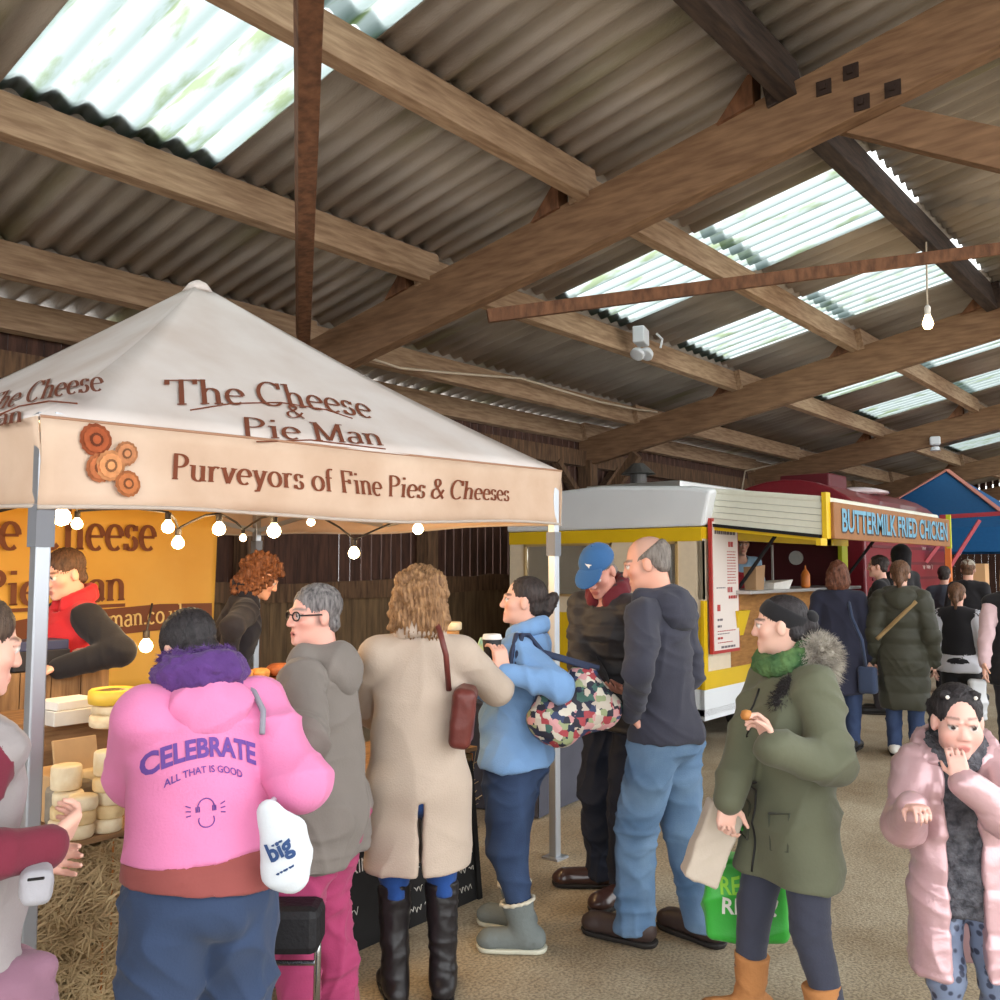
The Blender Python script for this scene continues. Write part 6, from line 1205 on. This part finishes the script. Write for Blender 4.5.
p.body((222, 168, 140), (96, 60, 40)); p.top('jacket', fab('black_jacket', (32, 32, 42), .2), hem=.46, infl=.02); p.collar(fab('black_jacket', (40, 40, 50))); p.hair(hairmat('auburn_curls', (142, 90, 56), (74, 42, 26)), 'curly', vol=1.22, amp=.008); p.legs(fab('dark_trousers', (48, 44, 50)), 'trousers', h=.012); p.shoes(blackrub, brownsole)
p = Person('van attendant in a light blue shirt and red apron behind the serving hatch', 739, 10.35, 1.68, 168, z=.36, lean=14, hpitch=10, h=.014, hb=.011)
p.body((214, 164, 142), (50, 40, 36)); p.top('shirt', fab('pale_blue_shirt', (150, 182, 206)), hem=.5, infl=.015, sl=.5); p.top('apron', fab('red_apron', (168, 40, 48), .4, ns=40), hem=.4, infl=.024, arms=(), hr=.1, neck=.14); p.hair(hairmat('dark_hair', (66, 54, 50), (34, 27, 26)), 'short'); p.legs(fab('dark_trousers', (48, 44, 50)), 'trousers', h=.016); p.shoes(blackrub, brownsole)
# ---------------------------------------------------------------- people further back
def far(label, px, d, H, face, top, hair, style, legs=None, coat=None, shoe=None, skin=(218, 168, 148), **k):
    p = Person(label, px, d, H, face, h=.012, hb=.0075, **k); p.body(skin, (70, 52, 44)); c = dict(hem=.46, infl=.02); c.update(coat or {}); p.o = p.top('coat', top, **c); p.hair(hair, style, h=.011, vol=k.get('vol', 1.05), amp=.003) if hair else None
    p.legs(legs or fab('dark_trousers', (48, 44, 50)), 'trousers', h=.016, r=(.062, .044, .036)); p.shoes(shoe or blackrub, brownsole); return p
nc = fab('navy_coat', (42, 44, 62), .15); p = far('woman with long auburn hair in a navy coat queueing at the van', 838, 8.5, 1.70, 6, nc, hairmat('auburn_long', (128, 78, 54), (72, 42, 32)), 'bob', denim('mid_denim2', (60, 76, 110), (40, 54, 84)), dict(hem=.3, hr=.125, fr=16), wr=(874, 676, 8.4), g=1.2)
t = thing('shoulder_bag', 'small blue bag hanging low beside the navy coat in the van queue', 'bag', P(868, 690, 8.3)); b = SDF(.01); b.box(np.array(P(868, 680, 8.3)), V(.05, .08, .12), .03); o = cloth(b, 'bag_body', fab('slate_bag', (58, 70, 96)), None, .002); o.parent = t; o.matrix_parent_inverse = parent_inv(t); MB().tube([P(866, 668, 8.3), P(862, 640, 8.22), P(852, 618, 8.26), P(848, 598, 8.4)], .016, 6).build('strap', fab('slate_bag', (58, 70, 96)), t, smooth=True)
blk = fab('black_coat', (32, 30, 34), .2); p = far('person in black with a hood up beside the maroon van', 900, 11.2, 1.90, -50, blk, None, 'short', coat=dict(hem=.4, hr=.11)); b = SDF(.014); b.ell(p.hp(0, -.02, .03), V(.1, .115, .12)*p.hk, p.HR, .02); b.cap(p.hp(0, -.03, -.04), p.nb, .1*p.hk, .09, .04); b.ell(p.hp(0, .13, -.02), V(.07, .09, .1)*p.hk, p.HR, .02, 1); cloth(b, 'hood', blk, p.root, .003)
far('dark haired woman in black looking left by the maroon van', 878, 10.6, 1.78, -84, blk, hairmat('dark_hair', (66, 54, 50), (34, 27, 26)), 'tied', coat=dict(hem=.4, hr=.11), hyaw=-6)
og_ = fab('olive_quilt', (58, 58, 46), .2, rough=.6); p = far('woman in a long olive quilted coat with a tan strap across her back', 900, 8.25, 1.70, 4, og_, hairmat('brown_tied', (120, 84, 58), (70, 48, 36)), 'pony', denim('mid_denim2', (60, 76, 110), (40, 54, 84)), dict(hem=.24, hr=.13, infl=.035, puff=(.14, .014), sleeve=(.058, .052, .044)), shoe=srgb_mat('white_shoe', (206, 204, 198))); p.hood_down(og_, None, 1.15, h=.014)
bp_ = [p.o.data]; bv = BVHTree.FromPolygons([v.co for v in p.o.data.vertices], [q.vertices for q in p.o.data.polygons]); pts = []
for t_ in np.linspace(0, 1, 14):
    h_ = bv.ray_cast(Vector((-.2+.33*t_, -1, (.60+.20*t_)*p.H)), Vector((0, 1, 0)))
    if h_[0] is not None: pts.append(h_[0]-Vector((0, .006, 0)))
strip(p, pts, .02, fab('tan_strap', (150, 124, 84)), 'bag_strap')
p = far('girl with a ponytail in a black gilet and white shirt in the food queue', 956, 8.5, 1.50, 8, fab('white_shirt', (206, 206, 214)), hairmat('brown_tied', (120, 84, 58), (70, 48, 36)), 'pony', fab('black_leggings', (24, 23, 26)), dict(hem=.47, hr=.1)); p.top('gilet', blk, hem=.52, infl=.03, arms=(), h=.014)
p = far('person in a pale grey cap and black coat near the blue gazebo', 968, 11.6, 1.74, 6, blk, hairmat('brown_tied', (120, 84, 58), (70, 48, 36)), 'short', coat=dict(hem=.42, hr=.11)); cap_hat(p, fab('cap_grey', (172, 164, 150)), False)
far('person in a grey jacket beside the pale grey cap', 944, 12.4, 1.66, 10, fab('slate_jacket', (70, 74, 86)), hairmat('dark_hair', (66, 54, 50), (34, 27, 26)), 'short', coat=dict(hem=.42))
p = far('fair haired woman in a black gilet with pale pink sleeves at the right edge', 1012, 7.8, 1.68, 6, fab('pale_pink', (206, 176, 180)), hairmat('fair_hair', (196, 164, 124), (136, 104, 76)), 'long', fab('dark_trousers', (48, 44, 50)), dict(hem=.47), wl=(984, 668, 7.7), shoe=srgb_mat('white_shoe', (206, 204, 198))); p.top('gilet', blk, hem=.40, infl=.035, arms=(), h=.014, puff=(.12, .012), hr=.11)
t, o = soft_bag('carrier_bag', 'pale plastic bag hanging between the black gilets', mat('pale_plastic', s(190, 192, 196), .3, coat=.3), P(978, 700, 7.75), (.07, .04, .17), .03, 0, .008)
